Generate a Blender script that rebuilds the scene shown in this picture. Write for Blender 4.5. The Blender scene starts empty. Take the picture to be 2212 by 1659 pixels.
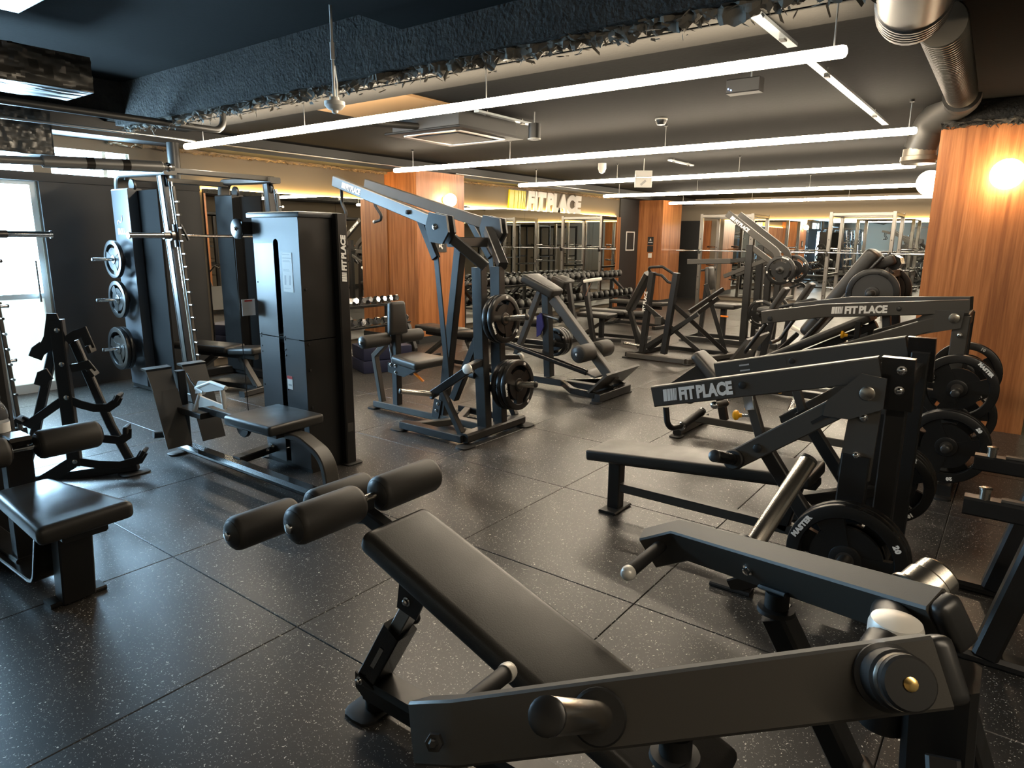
import bpy, bmesh, math, random
from mathutils import Vector as V, Matrix, noise
random.seed(7)
sc = bpy.context.scene
col = sc.collection

# ------------------------------------------------------------------ camera
CAM_H = 1.54
YAW, PITCH, ROLL = 0.644131, 0.211720, 0.009040
FPX = 1448.93
_fw = V((math.cos(YAW)*math.cos(PITCH), math.sin(YAW)*math.cos(PITCH), -math.sin(PITCH)))
_rt = V((math.sin(YAW), -math.cos(YAW), 0))
_up = _rt.cross(_fw)
_r2 = _rt*math.cos(ROLL)+_up*math.sin(ROLL)
_u2 = -_rt*math.sin(ROLL)+_up*math.cos(ROLL)
CAM = V((0, 0, CAM_H))
cd = bpy.data.cameras.new('camera'); cam = bpy.data.objects.new('camera', cd); col.objects.link(cam)
cd.sensor_fit = 'HORIZONTAL'; cd.sensor_width = 36; cd.lens = 36*FPX/2212
cd.clip_start = 0.02; cd.clip_end = 200
mm = Matrix((_r2, _u2, -_fw)).transposed().to_4x4(); mm.translation = CAM
cam.matrix_world = mm
sc.camera = cam

# ------------------------------------------------------------------ world, exposure
w = bpy.data.worlds.new('world'); sc.world = w; w.use_nodes = True
bgn = w.node_tree.nodes['Background']
bgn.inputs[0].default_value = (0.62, 0.80, 1.0, 1); bgn.inputs[1].default_value = 4.0
vs = sc.view_settings
vs.view_transform = 'Standard'; vs.look = 'None'; vs.gamma = 1; vs.use_curve_mapping = False
vs.exposure = 1.2
TUBE = 34.0          # strength of the ceiling tubes
COVE = 30.0           # strength of the cove strips
GLOBE = 16.0
DAY = 34.0            # frosted daylight panes

# ------------------------------------------------------------------ photo pixel -> point on a known plane
def _ray(x, y):
    return _fw + _r2*((x-1106)/FPX) - _u2*((y-829.5)/FPX)
def pz(x, y, z=0.0):
    d = _ray(x, y); return CAM + d*((z-CAM_H)/d.z)
def px(x, y, X):
    d = _ray(x, y); return CAM + d*(X/d.x)
def py(x, y, Y):
    d = _ray(x, y); return CAM + d*(Y/d.y)

# ------------------------------------------------------------------ materials
MATS = {}
def mat(name, base=(.02, .02, .02), rough=.4, metal=0., spec=.5, emit=None, estr=0., coat=0., bump=0., bscale=80., vary=0., vscale=6.):
    if name in MATS: return MATS[name]
    m = bpy.data.materials.new(name); m.use_nodes = True
    nt = m.node_tree; b = nt.nodes['Principled BSDF']
    b.inputs['Base Color'].default_value = (*base, 1)
    b.inputs['Roughness'].default_value = rough
    b.inputs['Metallic'].default_value = metal
    b.inputs['Specular IOR Level'].default_value = spec
    b.inputs['Coat Weight'].default_value = coat
    if emit:
        b.inputs['Emission Color'].default_value = (*emit, 1); b.inputs['Emission Strength'].default_value = estr
    if bump or vary:
        geo = nt.nodes.new('ShaderNodeNewGeometry')
    if bump:
        n = nt.nodes.new('ShaderNodeTexNoise'); n.inputs['Scale'].default_value = bscale; n.inputs['Detail'].default_value = 3
        nt.links.new(geo.outputs['Position'], n.inputs['Vector'])
        bp = nt.nodes.new('ShaderNodeBump'); bp.inputs['Strength'].default_value = bump; bp.inputs['Distance'].default_value = .004
        nt.links.new(n.outputs['Fac'], bp.inputs['Height']); nt.links.new(bp.outputs['Normal'], b.inputs['Normal'])
    if vary:
        n2 = nt.nodes.new('ShaderNodeTexNoise'); n2.inputs['Scale'].default_value = vscale; n2.inputs['Detail'].default_value = 4
        nt.links.new(geo.outputs['Position'], n2.inputs['Vector'])
        mp = nt.nodes.new('ShaderNodeMapRange'); mp.inputs['From Min'].default_value = .3; mp.inputs['From Max'].default_value = .7
        mp.inputs['To Min'].default_value = max(0, rough-vary); mp.inputs['To Max'].default_value = min(1, rough+vary)
        nt.links.new(n2.outputs['Fac'], mp.inputs['Value']); nt.links.new(mp.outputs['Result'], b.inputs['Roughness'])
    MATS[name] = m
    return m
mat('frame', (.0105, .0105, .0105), .38, 0, .55, vary=.07, bump=.05, bscale=400)          # black powder coat
mat('frame_gloss', (.008, .008, .008), .22, 0, .6)
mat('frame_grey', (.052, .0485, .043), .40, 0, .5, bump=.05, bscale=400)               # dark grey tubing
mat('vinyl', (.023, .0218, .0195), .40, 0, .5, bump=.10, bscale=260, vary=.06)
mat('foam', (.034, .0315, .028), .55, 0, .45, bump=.08, bscale=500)
mat('rubber', (.012, .012, .012), .55, 0, .4)
mat('plate', (.008, .008, .008), .33, 0, .5, vary=.08)
mat('plate_face', (.030, .029, .027), .42, 0, .5)
mat('chrome', (.78, .78, .78), .10, 1)
mat('steel', (.56, .52, .46), .27, 1)
mat('steel_bright', (.74, .74, .73), .34, .85)
mat('rack_grey', (.19, .18, .165), .32, .6)
mat('steel_dark', (.16, .15, .14), .30, .9)
mat('white', (.80, .79, .75), .45)
mat('cap_white', (.70, .68, .63), .35, .2)
mat('print_white', (.82, .82, .80), .5)
mat('print_grey', (.45, .45, .45), .5)
mat('print_red', (.62, .04, .035), .5)
mat('yellow', (.86, .42, .015), .35)
mat('orange', (.88, .26, .02), .4)
mat('brass', (.80, .55, .20), .25, 1)
mat('cable', (.012, .012, .012), .4)
mat('navy', (.012, .016, .05), .6, bump=.1, bscale=200)
mat('cloth_blue', (.02, .02, .13), .8)
mat('sign_yellow', (.83, .72, .02), .35)
mat('sign_white', (.86, .80, .72), .4)
mat('mirror', (.86, .88, .86), .0, 1)
mat('panel_daylit', (.058, .062, .068), .34, 0, .55)                          # satin black sheet metal, base lightened and blued for window daylight
mat('wall_dark', (.018, .018, .018), .6)
mat('wall_paint', (.24, .20, .15), .8)
mat('wall_black', (.022, .023, .024), .55)
mat('alu', (.42, .42, .41), .35, 1)
mat('plastic_black', (.02, .02, .02), .35)
mat('ceil_paint', (.0062, .0059, .0053), .95, 0, .12, bump=.25, bscale=30)
mat('ceil_concrete_lit', (.036, .034, .030), .95, 0, .15, bump=.3, bscale=40)  # exposed concrete; its paler base also holds light thrown up beside the beam
mat('plywood', (.32, .19, .085), .7)
mat('foam_edge_lit', (.15, .14, .12), .9, bump=.9, bscale=60)  # foamcrete made paler where light from beyond catches the beam edge
mat('foam_cove_lit', (.30, .22, .14), .9, bump=.9, bscale=60)  # tan puts the warm cove glow into the back beam's foam
mat('emblem', (.80, .62, .64), .5)
mat('matte_black', (.010, .010, .010), .95, 0, .1)
mat('ceil_dark', (.006, .006, .0055), .95, 0, .12, bump=.25, bscale=30)
mat('pipe_dark', (.020, .020, .019), .45)
mat('duct', (.060, .057, .052), .42, .35)
mat('duct_foil', (.050, .048, .043), .36, .3)
mat('duct_flex', (.17, .15, .12), .38, .6)
mat('galv', (.55, .60, .63), .35, .8, bump=.05, bscale=20)
mat('tube', (1, 1, 1), .5, emit=(1.0, .84, .63), estr=TUBE)
mat('cove', (1, 1, 1), .5, emit=(1.0, .62, .18), estr=COVE)
mat('globe', (1, 1, 1), .4, emit=(1.0, .80, .52), estr=GLOBE)
mat('pane_day', (.9, .95, 1), .3, emit=(.45, .74, 1.0), estr=DAY)
mat('pane_low', (.7, .8, .76), .5, emit=(.72, .90, .88), estr=.5)
mat('pane_frame', (.68, .72, .70), .4)

def wood_mat():
    m = bpy.data.materials.new('wood_panel'); m.use_nodes = True; nt = m.node_tree; b = nt.nodes['Principled BSDF']
    geo = nt.nodes.new('ShaderNodeNewGeometry'); mp = nt.nodes.new('ShaderNodeMapping')
    mp.inputs['Scale'].default_value = (1, 1, .045)
    nt.links.new(geo.outputs['Position'], mp.inputs['Vector'])
    n = nt.nodes.new('ShaderNodeTexNoise'); n.inputs['Scale'].default_value = 11; n.inputs['Detail'].default_value = 8; n.inputs['Distortion'].default_value = 1.4
    nt.links.new(mp.outputs['Vector'], n.inputs['Vector'])
    n2 = nt.nodes.new('ShaderNodeTexNoise'); n2.inputs['Scale'].default_value = 90; n2.inputs['Detail'].default_value = 5
    nt.links.new(mp.outputs['Vector'], n2.inputs['Vector'])
    r = nt.nodes.new('ShaderNodeValToRGB'); e = r.color_ramp.elements
    e[0].position = .28; e[0].color = (.24, .080, .024, 1); e[1].position = .72; e[1].color = (.56, .235, .085, 1)
    el = e.new(.5); el.color = (.42, .155, .050, 1)
    nt.links.new(n.outputs['Fac'], r.inputs['Fac'])
    mx = nt.nodes.new('ShaderNodeMixRGB'); mx.blend_type = 'MULTIPLY'; mx.inputs['Fac'].default_value = .55
    r2 = nt.nodes.new('ShaderNodeValToRGB'); r2.color_ramp.elements[0].position = .4; r2.color_ramp.elements[0].color = (.72, .66, .60, 1); r2.color_ramp.elements[1].position = .58
    nt.links.new(n2.outputs['Fac'], r2.inputs['Fac'])
    nt.links.new(r.outputs['Color'], mx.inputs['Color1']); nt.links.new(r2.outputs['Color'], mx.inputs['Color2'])
    nt.links.new(mx.outputs['Color'], b.inputs['Base Color'])
    b.inputs['Roughness'].default_value = .38
    MATS['wood'] = m
wood_mat()

def floor_mat():
    m = bpy.data.materials.new('rubber_tile'); m.use_nodes = True; nt = m.node_tree; b = nt.nodes['Principled BSDF']; L = nt.links.new
    geo = nt.nodes.new('ShaderNodeNewGeometry')
    wn = nt.nodes.new('ShaderNodeTexNoise'); wn.inputs['Scale'].default_value = 55; wn.inputs['Detail'].default_value = 1
    L(geo.outputs['Position'], wn.inputs['Vector'])
    sub = nt.nodes.new('ShaderNodeVectorMath'); sub.operation = 'SUBTRACT'; sub.inputs[1].default_value = (.5, .5, .5); L(wn.outputs['Color'], sub.inputs[0])
    scl = nt.nodes.new('ShaderNodeVectorMath'); scl.operation = 'SCALE'; scl.inputs['Scale'].default_value = .022; L(sub.outputs[0], scl.inputs[0])
    add = nt.nodes.new('ShaderNodeVectorMath'); add.operation = 'ADD'; L(geo.outputs['Position'], add.inputs[0]); L(scl.outputs[0], add.inputs[1])
    mask = None
    for sc_, thr, rad in ((110, .80, .30), (200, .80, .34)):
        vo = nt.nodes.new('ShaderNodeTexVoronoi'); vo.voronoi_dimensions = '2D'; vo.inputs['Scale'].default_value = sc_; L(add.outputs[0], vo.inputs['Vector'])
        sp = nt.nodes.new('ShaderNodeSeparateColor'); L(vo.outputs['Color'], sp.inputs[0])
        g = nt.nodes.new('ShaderNodeMath'); g.operation = 'GREATER_THAN'; g.inputs[1].default_value = thr; L(sp.outputs[0], g.inputs[0])
        ml = nt.nodes.new('ShaderNodeMath'); ml.operation = 'MULTIPLY'; ml.inputs[1].default_value = rad; L(sp.outputs[1], ml.inputs[0])
        ls = nt.nodes.new('ShaderNodeMath'); ls.operation = 'LESS_THAN'; L(vo.outputs['Distance'], ls.inputs[0]); L(ml.outputs[0], ls.inputs[1])
        an = nt.nodes.new('ShaderNodeMath'); an.operation = 'MULTIPLY'; L(g.outputs[0], an.inputs[0]); L(ls.outputs[0], an.inputs[1])
        br = nt.nodes.new('ShaderNodeMath'); br.operation = 'MULTIPLY'; L(an.outputs[0], br.inputs[0]); L(sp.outputs[2], br.inputs[1])
        if mask is None: mask = br
        else:
            mxm = nt.nodes.new('ShaderNodeMath'); mxm.operation = 'MAXIMUM'; L(mask.outputs[0], mxm.inputs[0]); L(br.outputs[0], mxm.inputs[1]); mask = mxm
    big = nt.nodes.new('ShaderNodeTexNoise'); big.inputs['Scale'].default_value = 1.3; big.inputs['Detail'].default_value = 4; L(geo.outputs['Position'], big.inputs['Vector'])
    rp = nt.nodes.new('ShaderNodeValToRGB'); rp.color_ramp.elements[0].position = .3; rp.color_ramp.elements[0].color = (.023, .0215, .0205, 1)
    rp.color_ramp.elements[1].position = .7; rp.color_ramp.elements[1].color = (.034, .0315, .029, 1); L(big.outputs['Fac'], rp.inputs['Fac'])
    mx = nt.nodes.new('ShaderNodeMixRGB'); L(mask.outputs[0], mx.inputs['Fac']); L(rp.outputs['Color'], mx.inputs['Color1']); mx.inputs['Color2'].default_value = (.80, .77, .70, 1)
    L(mx.outputs['Color'], b.inputs['Base Color'])
    b.inputs['Roughness'].default_value = .36; b.inputs['Specular IOR Level'].default_value = .55
    fn = nt.nodes.new('ShaderNodeTexNoise'); fn.inputs['Scale'].default_value = 220; fn.inputs['Detail'].default_value = 2; L(geo.outputs['Position'], fn.inputs['Vector'])
    bp = nt.nodes.new('ShaderNodeBump'); bp.inputs['Strength'].default_value = .15; bp.inputs['Distance'].default_value = .002; L(fn.outputs['Fac'], bp.inputs['Height']); L(bp.outputs['Normal'], b.inputs['Normal'])
    MATS['floor'] = m
floor_mat()

def concrete_mat():
    m = bpy.data.materials.new('sprayed_foam'); m.use_nodes = True; nt = m.node_tree; b = nt.nodes['Principled BSDF']; L = nt.links.new
    geo = nt.nodes.new('ShaderNodeNewGeometry')
    n = nt.nodes.new('ShaderNodeTexNoise'); n.inputs['Scale'].default_value = 9; n.inputs['Detail'].default_value = 9; n.inputs['Roughness'].default_value = .65; L(geo.outputs['Position'], n.inputs['Vector'])
    r = nt.nodes.new('ShaderNodeValToRGB'); r.color_ramp.elements[0].position = .35; r.color_ramp.elements[0].color = (.014, .0135, .0125, 1); r.color_ramp.elements[1].position = .7; r.color_ramp.elements[1].color = (.040, .037, .032, 1)
    L(n.outputs['Fac'], r.inputs['Fac']); L(r.outputs['Color'], b.inputs['Base Color']); b.inputs['Roughness'].default_value = .9
    n3 = nt.nodes.new('ShaderNodeTexNoise'); n3.inputs['Scale'].default_value = 45; n3.inputs['Detail'].default_value = 6; L(geo.outputs['Position'], n3.inputs['Vector'])
    bp = nt.nodes.new('ShaderNodeBump'); bp.inputs['Strength'].default_value = .9; bp.inputs['Distance'].default_value = .02; L(n3.outputs['Fac'], bp.inputs['Height']); L(bp.outputs['Normal'], b.inputs['Normal'])
    MATS['foamcrete'] = m
concrete_mat()

# ------------------------------------------------------------------ mesh builder
def nrm(a): return V(a).normalized()
def frame_of(d, up):
    d = nrm(d); up = V(up)
    s = d.cross(up)
    if s.length < 1e-4:
        s = d.cross(V((0, 1, 0)) if abs(d.y) < .9 else V((1, 0, 0)))
    s.normalize(); u = s.cross(d).normalized()
    return d, s, u
def fillet(pts, r, n=5):
    pts = [V(p) for p in pts]; out = [pts[0]]
    for i in range(1, len(pts)-1):
        a, b, c = pts[i-1], pts[i], pts[i+1]
        d1 = (a-b).normalized(); d2 = (c-b).normalized(); ang = d1.angle(d2)
        if ang > 3.05: continue
        t = min(r/math.tan(ang/2), (a-b).length*.49, (c-b).length*.49); rr = t*math.tan(ang/2)
        cen = b+(d1+d2).normalized()*(rr/math.sin(ang/2)); p0 = b+d1*t; p1 = b+d2*t
        v0 = p0-cen; v1 = p1-cen; tot = v0.angle(v1); ax = v0.cross(v1).normalized()
        for k in range(n+1): out.append(cen+Matrix.Rotation(tot*k/n, 3, ax) @ v0)
    out.append(pts[-1]); return out

class MB:
    def __init__(s): s.v = []; s.f = []
    def _add(s, vs, fs):
        o = len(s.v); s.v += [V(a) for a in vs]; s.f += [[i+o for i in f] for f in fs]; return s
    def _sweep(s, pts, sec, up, cap=True):
        pts = [V(p) for p in pts]; n = len(sec); d, sd, u = frame_of(pts[1]-pts[0], up)
        cur = [pts[0]+sd*a+u*b for a, b in sec]; rings = [cur]
        for i in range(1, len(pts)):
            d = (pts[i]-pts[i-1]).normalized()
            if i < len(pts)-1: t = (d+(pts[i+1]-pts[i]).normalized()).normalized()
            else: t = d
            nx = []
            for c in cur:
                k = (pts[i]-c).dot(t)/max(1e-5, d.dot(t)); nx.append(c+d*k)
            cur = nx; rings.append(cur)
        vs = [c for r in rings for c in r]; fs = []
        for i in range(len(rings)-1):
            for k in range(n):
                a = i*n+k; b = i*n+(k+1) % n
                fs.append((a, b, b+n, a+n))
        if cap:
            fs.append(tuple(reversed(range(n)))); fs.append(tuple(range((len(rings)-1)*n, len(rings)*n)))
        return s._add(vs, fs)
    def bar(s, pts, w, h, up=(0, 0, 1), ch=.006):
        """rectangular tube along a polyline: w across, h along up, chamfered edges"""
        a, b = w/2, h/2; c = min(ch, a*.8, b*.8)
        sec = [(-a, -b+c), (-a+c, -b), (a-c, -b), (a, -b+c), (a, b-c), (a-c, b), (-a+c, b), (-a, b-c)]
        return s._sweep(pts, sec, up)
    def tube(s, pts, r, n=12, up=(0, 0, 1), cap=True):
        return s._sweep(pts, [(r*math.cos(2*math.pi*k/n), r*math.sin(2*math.pi*k/n)) for k in range(n)], up, cap)
    def lathe(s, o, axis, prof, n=24, up=(0, 0, 1)):
        """prof: list of (along axis, radius)"""
        o = V(o); d, sd, u = frame_of(axis, up); vs = []; fs = []
        for (t, r) in prof:
            r = max(r, 1e-4)
            for k in range(n):
                a = 2*math.pi*k/n; vs.append(o+d*t+sd*(r*math.cos(a))+u*(r*math.sin(a)))
        for i in range(len(prof)-1):
            for k in range(n):
                a = i*n+k; b = i*n+(k+1) % n; fs.append((a, b, b+n, a+n))
        fs.append(tuple(reversed(range(n)))); fs.append(tuple(range((len(prof)-1)*n, len(prof)*n)))
        return s._add(vs, fs)
    def cyl(s, p, q, r, n=16, r2=None, ch=.0):
        p, q = V(p), V(q); L = (q-p).length; r2 = r if r2 is None else r2
        if ch: prof = [(0, r-ch), (ch, r), (L-ch, r2), (L, r2-ch)]
        else: prof = [(0, r), (L, r2)]
        return s.lathe(p, q-p, prof, n)
    def box(s, c, size, ch=.0):
        c = V(c); x, y, z = [a/2 for a in size]
        if ch: return s.bar([c-V((0, y, 0)), c+V((0, y, 0))], 2*x, 2*z, (0, 0, 1), ch)
        vs = [c+V((i*x, j*y, k*z)) for k in (-1, 1) for j in (-1, 1) for i in (-1, 1)]
        return s._add(vs, [(0, 2, 3, 1), (4, 5, 7, 6), (0, 1, 5, 4), (2, 6, 7, 3), (0, 4, 6, 2), (1, 3, 7, 5)])
    def prism(s, poly, thick):
        """3-D polygon extruded by +-thick/2 along its normal"""
        poly = [V(p) for p in poly]; nn = V((0, 0, 0))
        for i in range(len(poly)):
            a, b = poly[i], poly[(i+1) % len(poly)]; nn += a.cross(b)
        nn.normalize(); n = len(poly)
        vs = [p+nn*thick/2 for p in poly]+[p-nn*thick/2 for p in poly]
        fs = [tuple(range(n)), tuple(reversed(range(n, 2*n)))]
        for i in range(n):
            j = (i+1) % n; fs.append((i, i+n, j+n, j))
        return s._add(vs, fs)
    def rbox(s, c, ax, ay, size, r=.02, seg=3, taper=None):
        """rounded box; ax, ay: axes of its x and y; size x,y,z; taper: x-width factor at +y end"""
        c = V(c); X = nrm(ax); Z = X.cross(nrm(ay)).normalized(); Y = Z.cross(X)
        bm = bmesh.new(); bmesh.ops.create_cube(bm, size=1)
        for v in bm.verts:
            f = 1
            if taper and v.co.y > 0: f = taper
            v.co = V((v.co.x*size[0]*f, v.co.y*size[1], v.co.z*size[2]))
        bmesh.ops.bevel(bm, geom=bm.edges[:], offset=min(r, min(size)*.49), segments=seg, profile=.6, affect='EDGES')
        bm.verts.index_update()
        vs = [c+X*v.co.x+Y*v.co.y+Z*v.co.z for v in bm.verts]; fs = [[v.index for v in f.verts] for f in bm.faces]
        bm.free(); return s._add(vs, fs)
    def sphere(s, c, r, n=20, m=12):
        prof = [(-r*math.cos(math.pi*i/m), r*math.sin(math.pi*i/m)) for i in range(m+1)]
        return s.lathe(c, (0, 0, 1), prof, n, (0, 1, 0))
    def mesh(s, name, material, org=(0, 0, 0), smooth=True, ang=38):
        o = V(org); me = bpy.data.meshes.new(name)
        me.from_pydata([tuple(a-o) for a in s.v], [], s.f); me.update()
        bm = bmesh.new(); bm.from_mesh(me); bmesh.ops.recalc_face_normals(bm, faces=bm.faces[:]); bm.to_mesh(me); bm.free()
        if smooth:
            me.shade_smooth()
            me.set_sharp_from_angle(angle=math.radians(ang))
        me.materials.append(MATS[material] if isinstance(material, str) else material)
        return me
    def obj(s, name, parent, material, **kw):
        org = world_org(parent) if parent else V((0, 0, 0))
        ob = bpy.data.objects.new(name, s.mesh(name, material, org, **kw)); col.objects.link(ob); ob.parent = parent
        return ob

ORG = {}
def world_org(o):
    p = V((0, 0, 0))
    while o is not None: p = p+V(o.location); o = o.parent
    return p
def tag(o, label, cat, group=None):
    o['label'] = label; o['category'] = cat
    if group: o['group'] = group
    return o
def thing(name, label, cat, loc, group=None):
    o = bpy.data.objects.new(name, None); col.objects.link(o); o.location = V(loc); o.empty_display_size = .1
    return tag(o, label, cat, group)
def struct(ob):
    ob['kind'] = 'structure'; return ob
def solo(mb, name, material, label, cat, group=None, **kw):
    """a thing that is one mesh, origin at its base"""
    c = V((sum(v.x for v in mb.v)/len(mb.v), sum(v.y for v in mb.v)/len(mb.v), min(v.z for v in mb.v)))
    ob = bpy.data.objects.new(name, mb.mesh(name, material, c, **kw)); col.objects.link(ob); ob.location = c
    return tag(ob, label, cat, group)
def root_copy(root, loc, label, group=None):
    """copy a thing with its parts and sub-parts (shared meshes)"""
    r = root.copy(); col.objects.link(r); r.location = V(loc); r['label'] = label
    if group: r['group'] = group
    for ch in list(root.children):
        c = ch.copy(); col.objects.link(c); c.parent = r
        for g in list(ch.children):
            d = g.copy(); col.objects.link(d); d.parent = c
    return r

# ------------------------------------------------------------------ lettering
def text_mesh(txt, size, bold=.0, shear=0., align='LEFT', extrude=.0008, space=1.0):
    cu = bpy.data.curves.new('text', 'FONT'); cu.body = txt; cu.size = size; cu.offset = bold; cu.shear = shear
    cu.align_x = align; cu.extrude = extrude; cu.space_character = space; cu.space_word = .55; cu.resolution_u = 3
    to = bpy.data.objects.new('text', cu); col.objects.link(to)
    dg = bpy.context.evaluated_depsgraph_get(); me = bpy.data.meshes.new_from_object(to.evaluated_get(dg))
    bpy.data.objects.remove(to); bpy.data.curves.remove(cu)
    return me
def place_mesh(me, name, parent, material, org, xd, yd, sx=1.):
    xd = nrm(xd); zd = xd.cross(nrm(yd)).normalized(); yd = zd.cross(xd)
    base = world_org(parent) if parent else V((0, 0, 0))
    me = me.copy(); me.name = name
    me.transform(Matrix(((xd.x*sx, yd.x, zd.x, org[0]-base.x), (xd.y*sx, yd.y, zd.y, org[1]-base.y), (xd.z*sx, yd.z, zd.z, org[2]-base.z), (0, 0, 0, 1))))
    me.materials.clear(); me.materials.append(MATS[material])
    ob = bpy.data.objects.new(name, me); col.objects.link(ob); ob.parent = parent
    return ob
def lettering(parent, txt, org, xd, yd, h, length=None, material='print_white', bold=.02, shear=0., name='lettering', extrude=.0008):
    me = text_mesh(txt, h/.69, bold*h, shear, extrude=extrude, space=1.0)
    xs = [v.co.x for v in me.vertices]; wdt = max(xs)-min(xs); sx = (length/wdt) if length else 1.
    return place_mesh(me, name, parent, material, org, xd, yd, sx)
def fit_logo(parent, org, xd, yd, length, h, bars='print_white', letters='print_white', depth=.0008, bold=.075):
    """striped bar mark followed by the two words"""
    xd = nrm(xd); zd = xd.cross(nrm(yd)).normalized(); yd = zd.cross(xd); org = V(org)
    m = MB(); L = length*.21; x = 0; ws = (.20, .15, .11, .07, .045, .028); gap = .034
    for wd in ws:
        p = org+xd*x; q = org+xd*(x+wd*L*1.30)
        sl = xd*(h*.10)
        m.prism([p, q, q+yd*h+sl, p+yd*h+sl], depth*2); x += (wd*1.30+gap)*L
    m.obj('logo_bars', parent, bars, smooth=False)
    lettering(parent, 'FIT PLACE', org+xd*(length*.235), xd, yd, h*.96, length*.765, letters, bold, .08, 'logo_letters', depth)

# ------------------------------------------------------------------ common machine pieces
def bolts(root, pts, axis, r=.011, name='bolt', material='chrome'):
    for p in pts:
        a = nrm(axis); MB().lathe(V(p)-a*.004, a, [(0, r*1.5), (.006, r*1.5), (.007, r), (.014, r), (.017, r*.6)], 10).obj(name, root, material)
def roller(root, p, q, r, cap=.5, name='foam_roller', hole=True):
    p, q = V(p), V(q); L = (q-p).length; a = (q-p)/L; e = min(.022, L*.2)
    prof = [(0, r*.80), (e*.25, r*.93), (e*.8, r), (L-e*.8, r), (L-e*.25, r*.93), (L, r*.80)]
    ob = MB().lathe(p, a, prof, 28).obj(name, root, 'foam')
    if cap:
        for o, d in ((p, -a), (q, a)):
            c = MB().lathe(o-d*.002, d, [(0, r*.80), (.004, r*.80), (.011, r*.62), (.016, r*.30), (.017, .001)], 24).obj('end_cap', ob, 'plastic_black')
    return ob
def roller_bolt(root, p, a):
    a = nrm(a); MB().lathe(V(p)+a*.014, a, [(0, .015), (.006, .015), (.009, .008)], 14).obj('bolt', root, 'chrome')
def handle(root, p, q, r=.017, end='cap_white', name='handle', both=False):
    p, q = V(p), V(q); a = (q-p).normalized(); L = (q-p).length
    ob = MB().lathe(p, a, [(0, r*.9), (.006, r), (L-.012, r), (L-.008, r*.9)], 18).obj(name, root, 'rubber')
    MB().lathe(q-a*.012, a, [(0, r*1.12), (.010, r*1.16), (.022, r*1.0), (.028, r*.6), (.030, .002)], 18).obj('end_knob', ob, end)
    if both: MB().lathe(p-a*.006, a, [(0, r*1.15), (.012, r*1.15)], 16).obj('collar', ob, end)
    return ob
def horn(root, p, q, r=.0245, material='steel', collar=True, name='plate_peg'):
    p, q = V(p), V(q); a = (q-p).normalized(); L = (q-p).length
    ob = MB().lathe(p, a, [(0, r), (L-.006, r), (L, r*.82)], 24).obj(name, root, material)
    MB().lathe(q-a*.004, a, [(0, r*1.02), (.008, r*1.02), (.012, r*.8), (.013, .002)], 20).obj('end_cap', ob, 'plastic_black')
    if collar: MB().lathe(p-a*.004, a, [(0, r*1.9), (.014, r*1.9), (.018, r*1.7)], 24).obj('collar', ob, 'rubber')
    return ob
def foot(root, c, sx=.10, sy=.07, name='foot', rot=0.):
    c = V(c); m = MB(); R = Matrix.Rotation(rot, 3, 'Z'); n = 16; vs = []
    for z, k in ((0, 1), (.010, 1), (.014, .9)):
        for i in range(n):
            a = 2*math.pi*i/n; e = .55
            x = math.copysign(abs(math.cos(a))**e, math.cos(a))*sx*k; y = math.copysign(abs(math.sin(a))**e, math.sin(a))*sy*k
            vs.append(c+R @ V((x, y, z)))
    fs = []
    for i in range(2):
        for k in range(n): fs.append((i*n+k, i*n+(k+1) % n, (i+1)*n+(k+1) % n, (i+1)*n+k))
    fs.append(tuple(reversed(range(n)))); fs.append(tuple(range(2*n, 3*n))); m._add(vs, fs)
    return m.obj(name, root, 'rubber')

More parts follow.
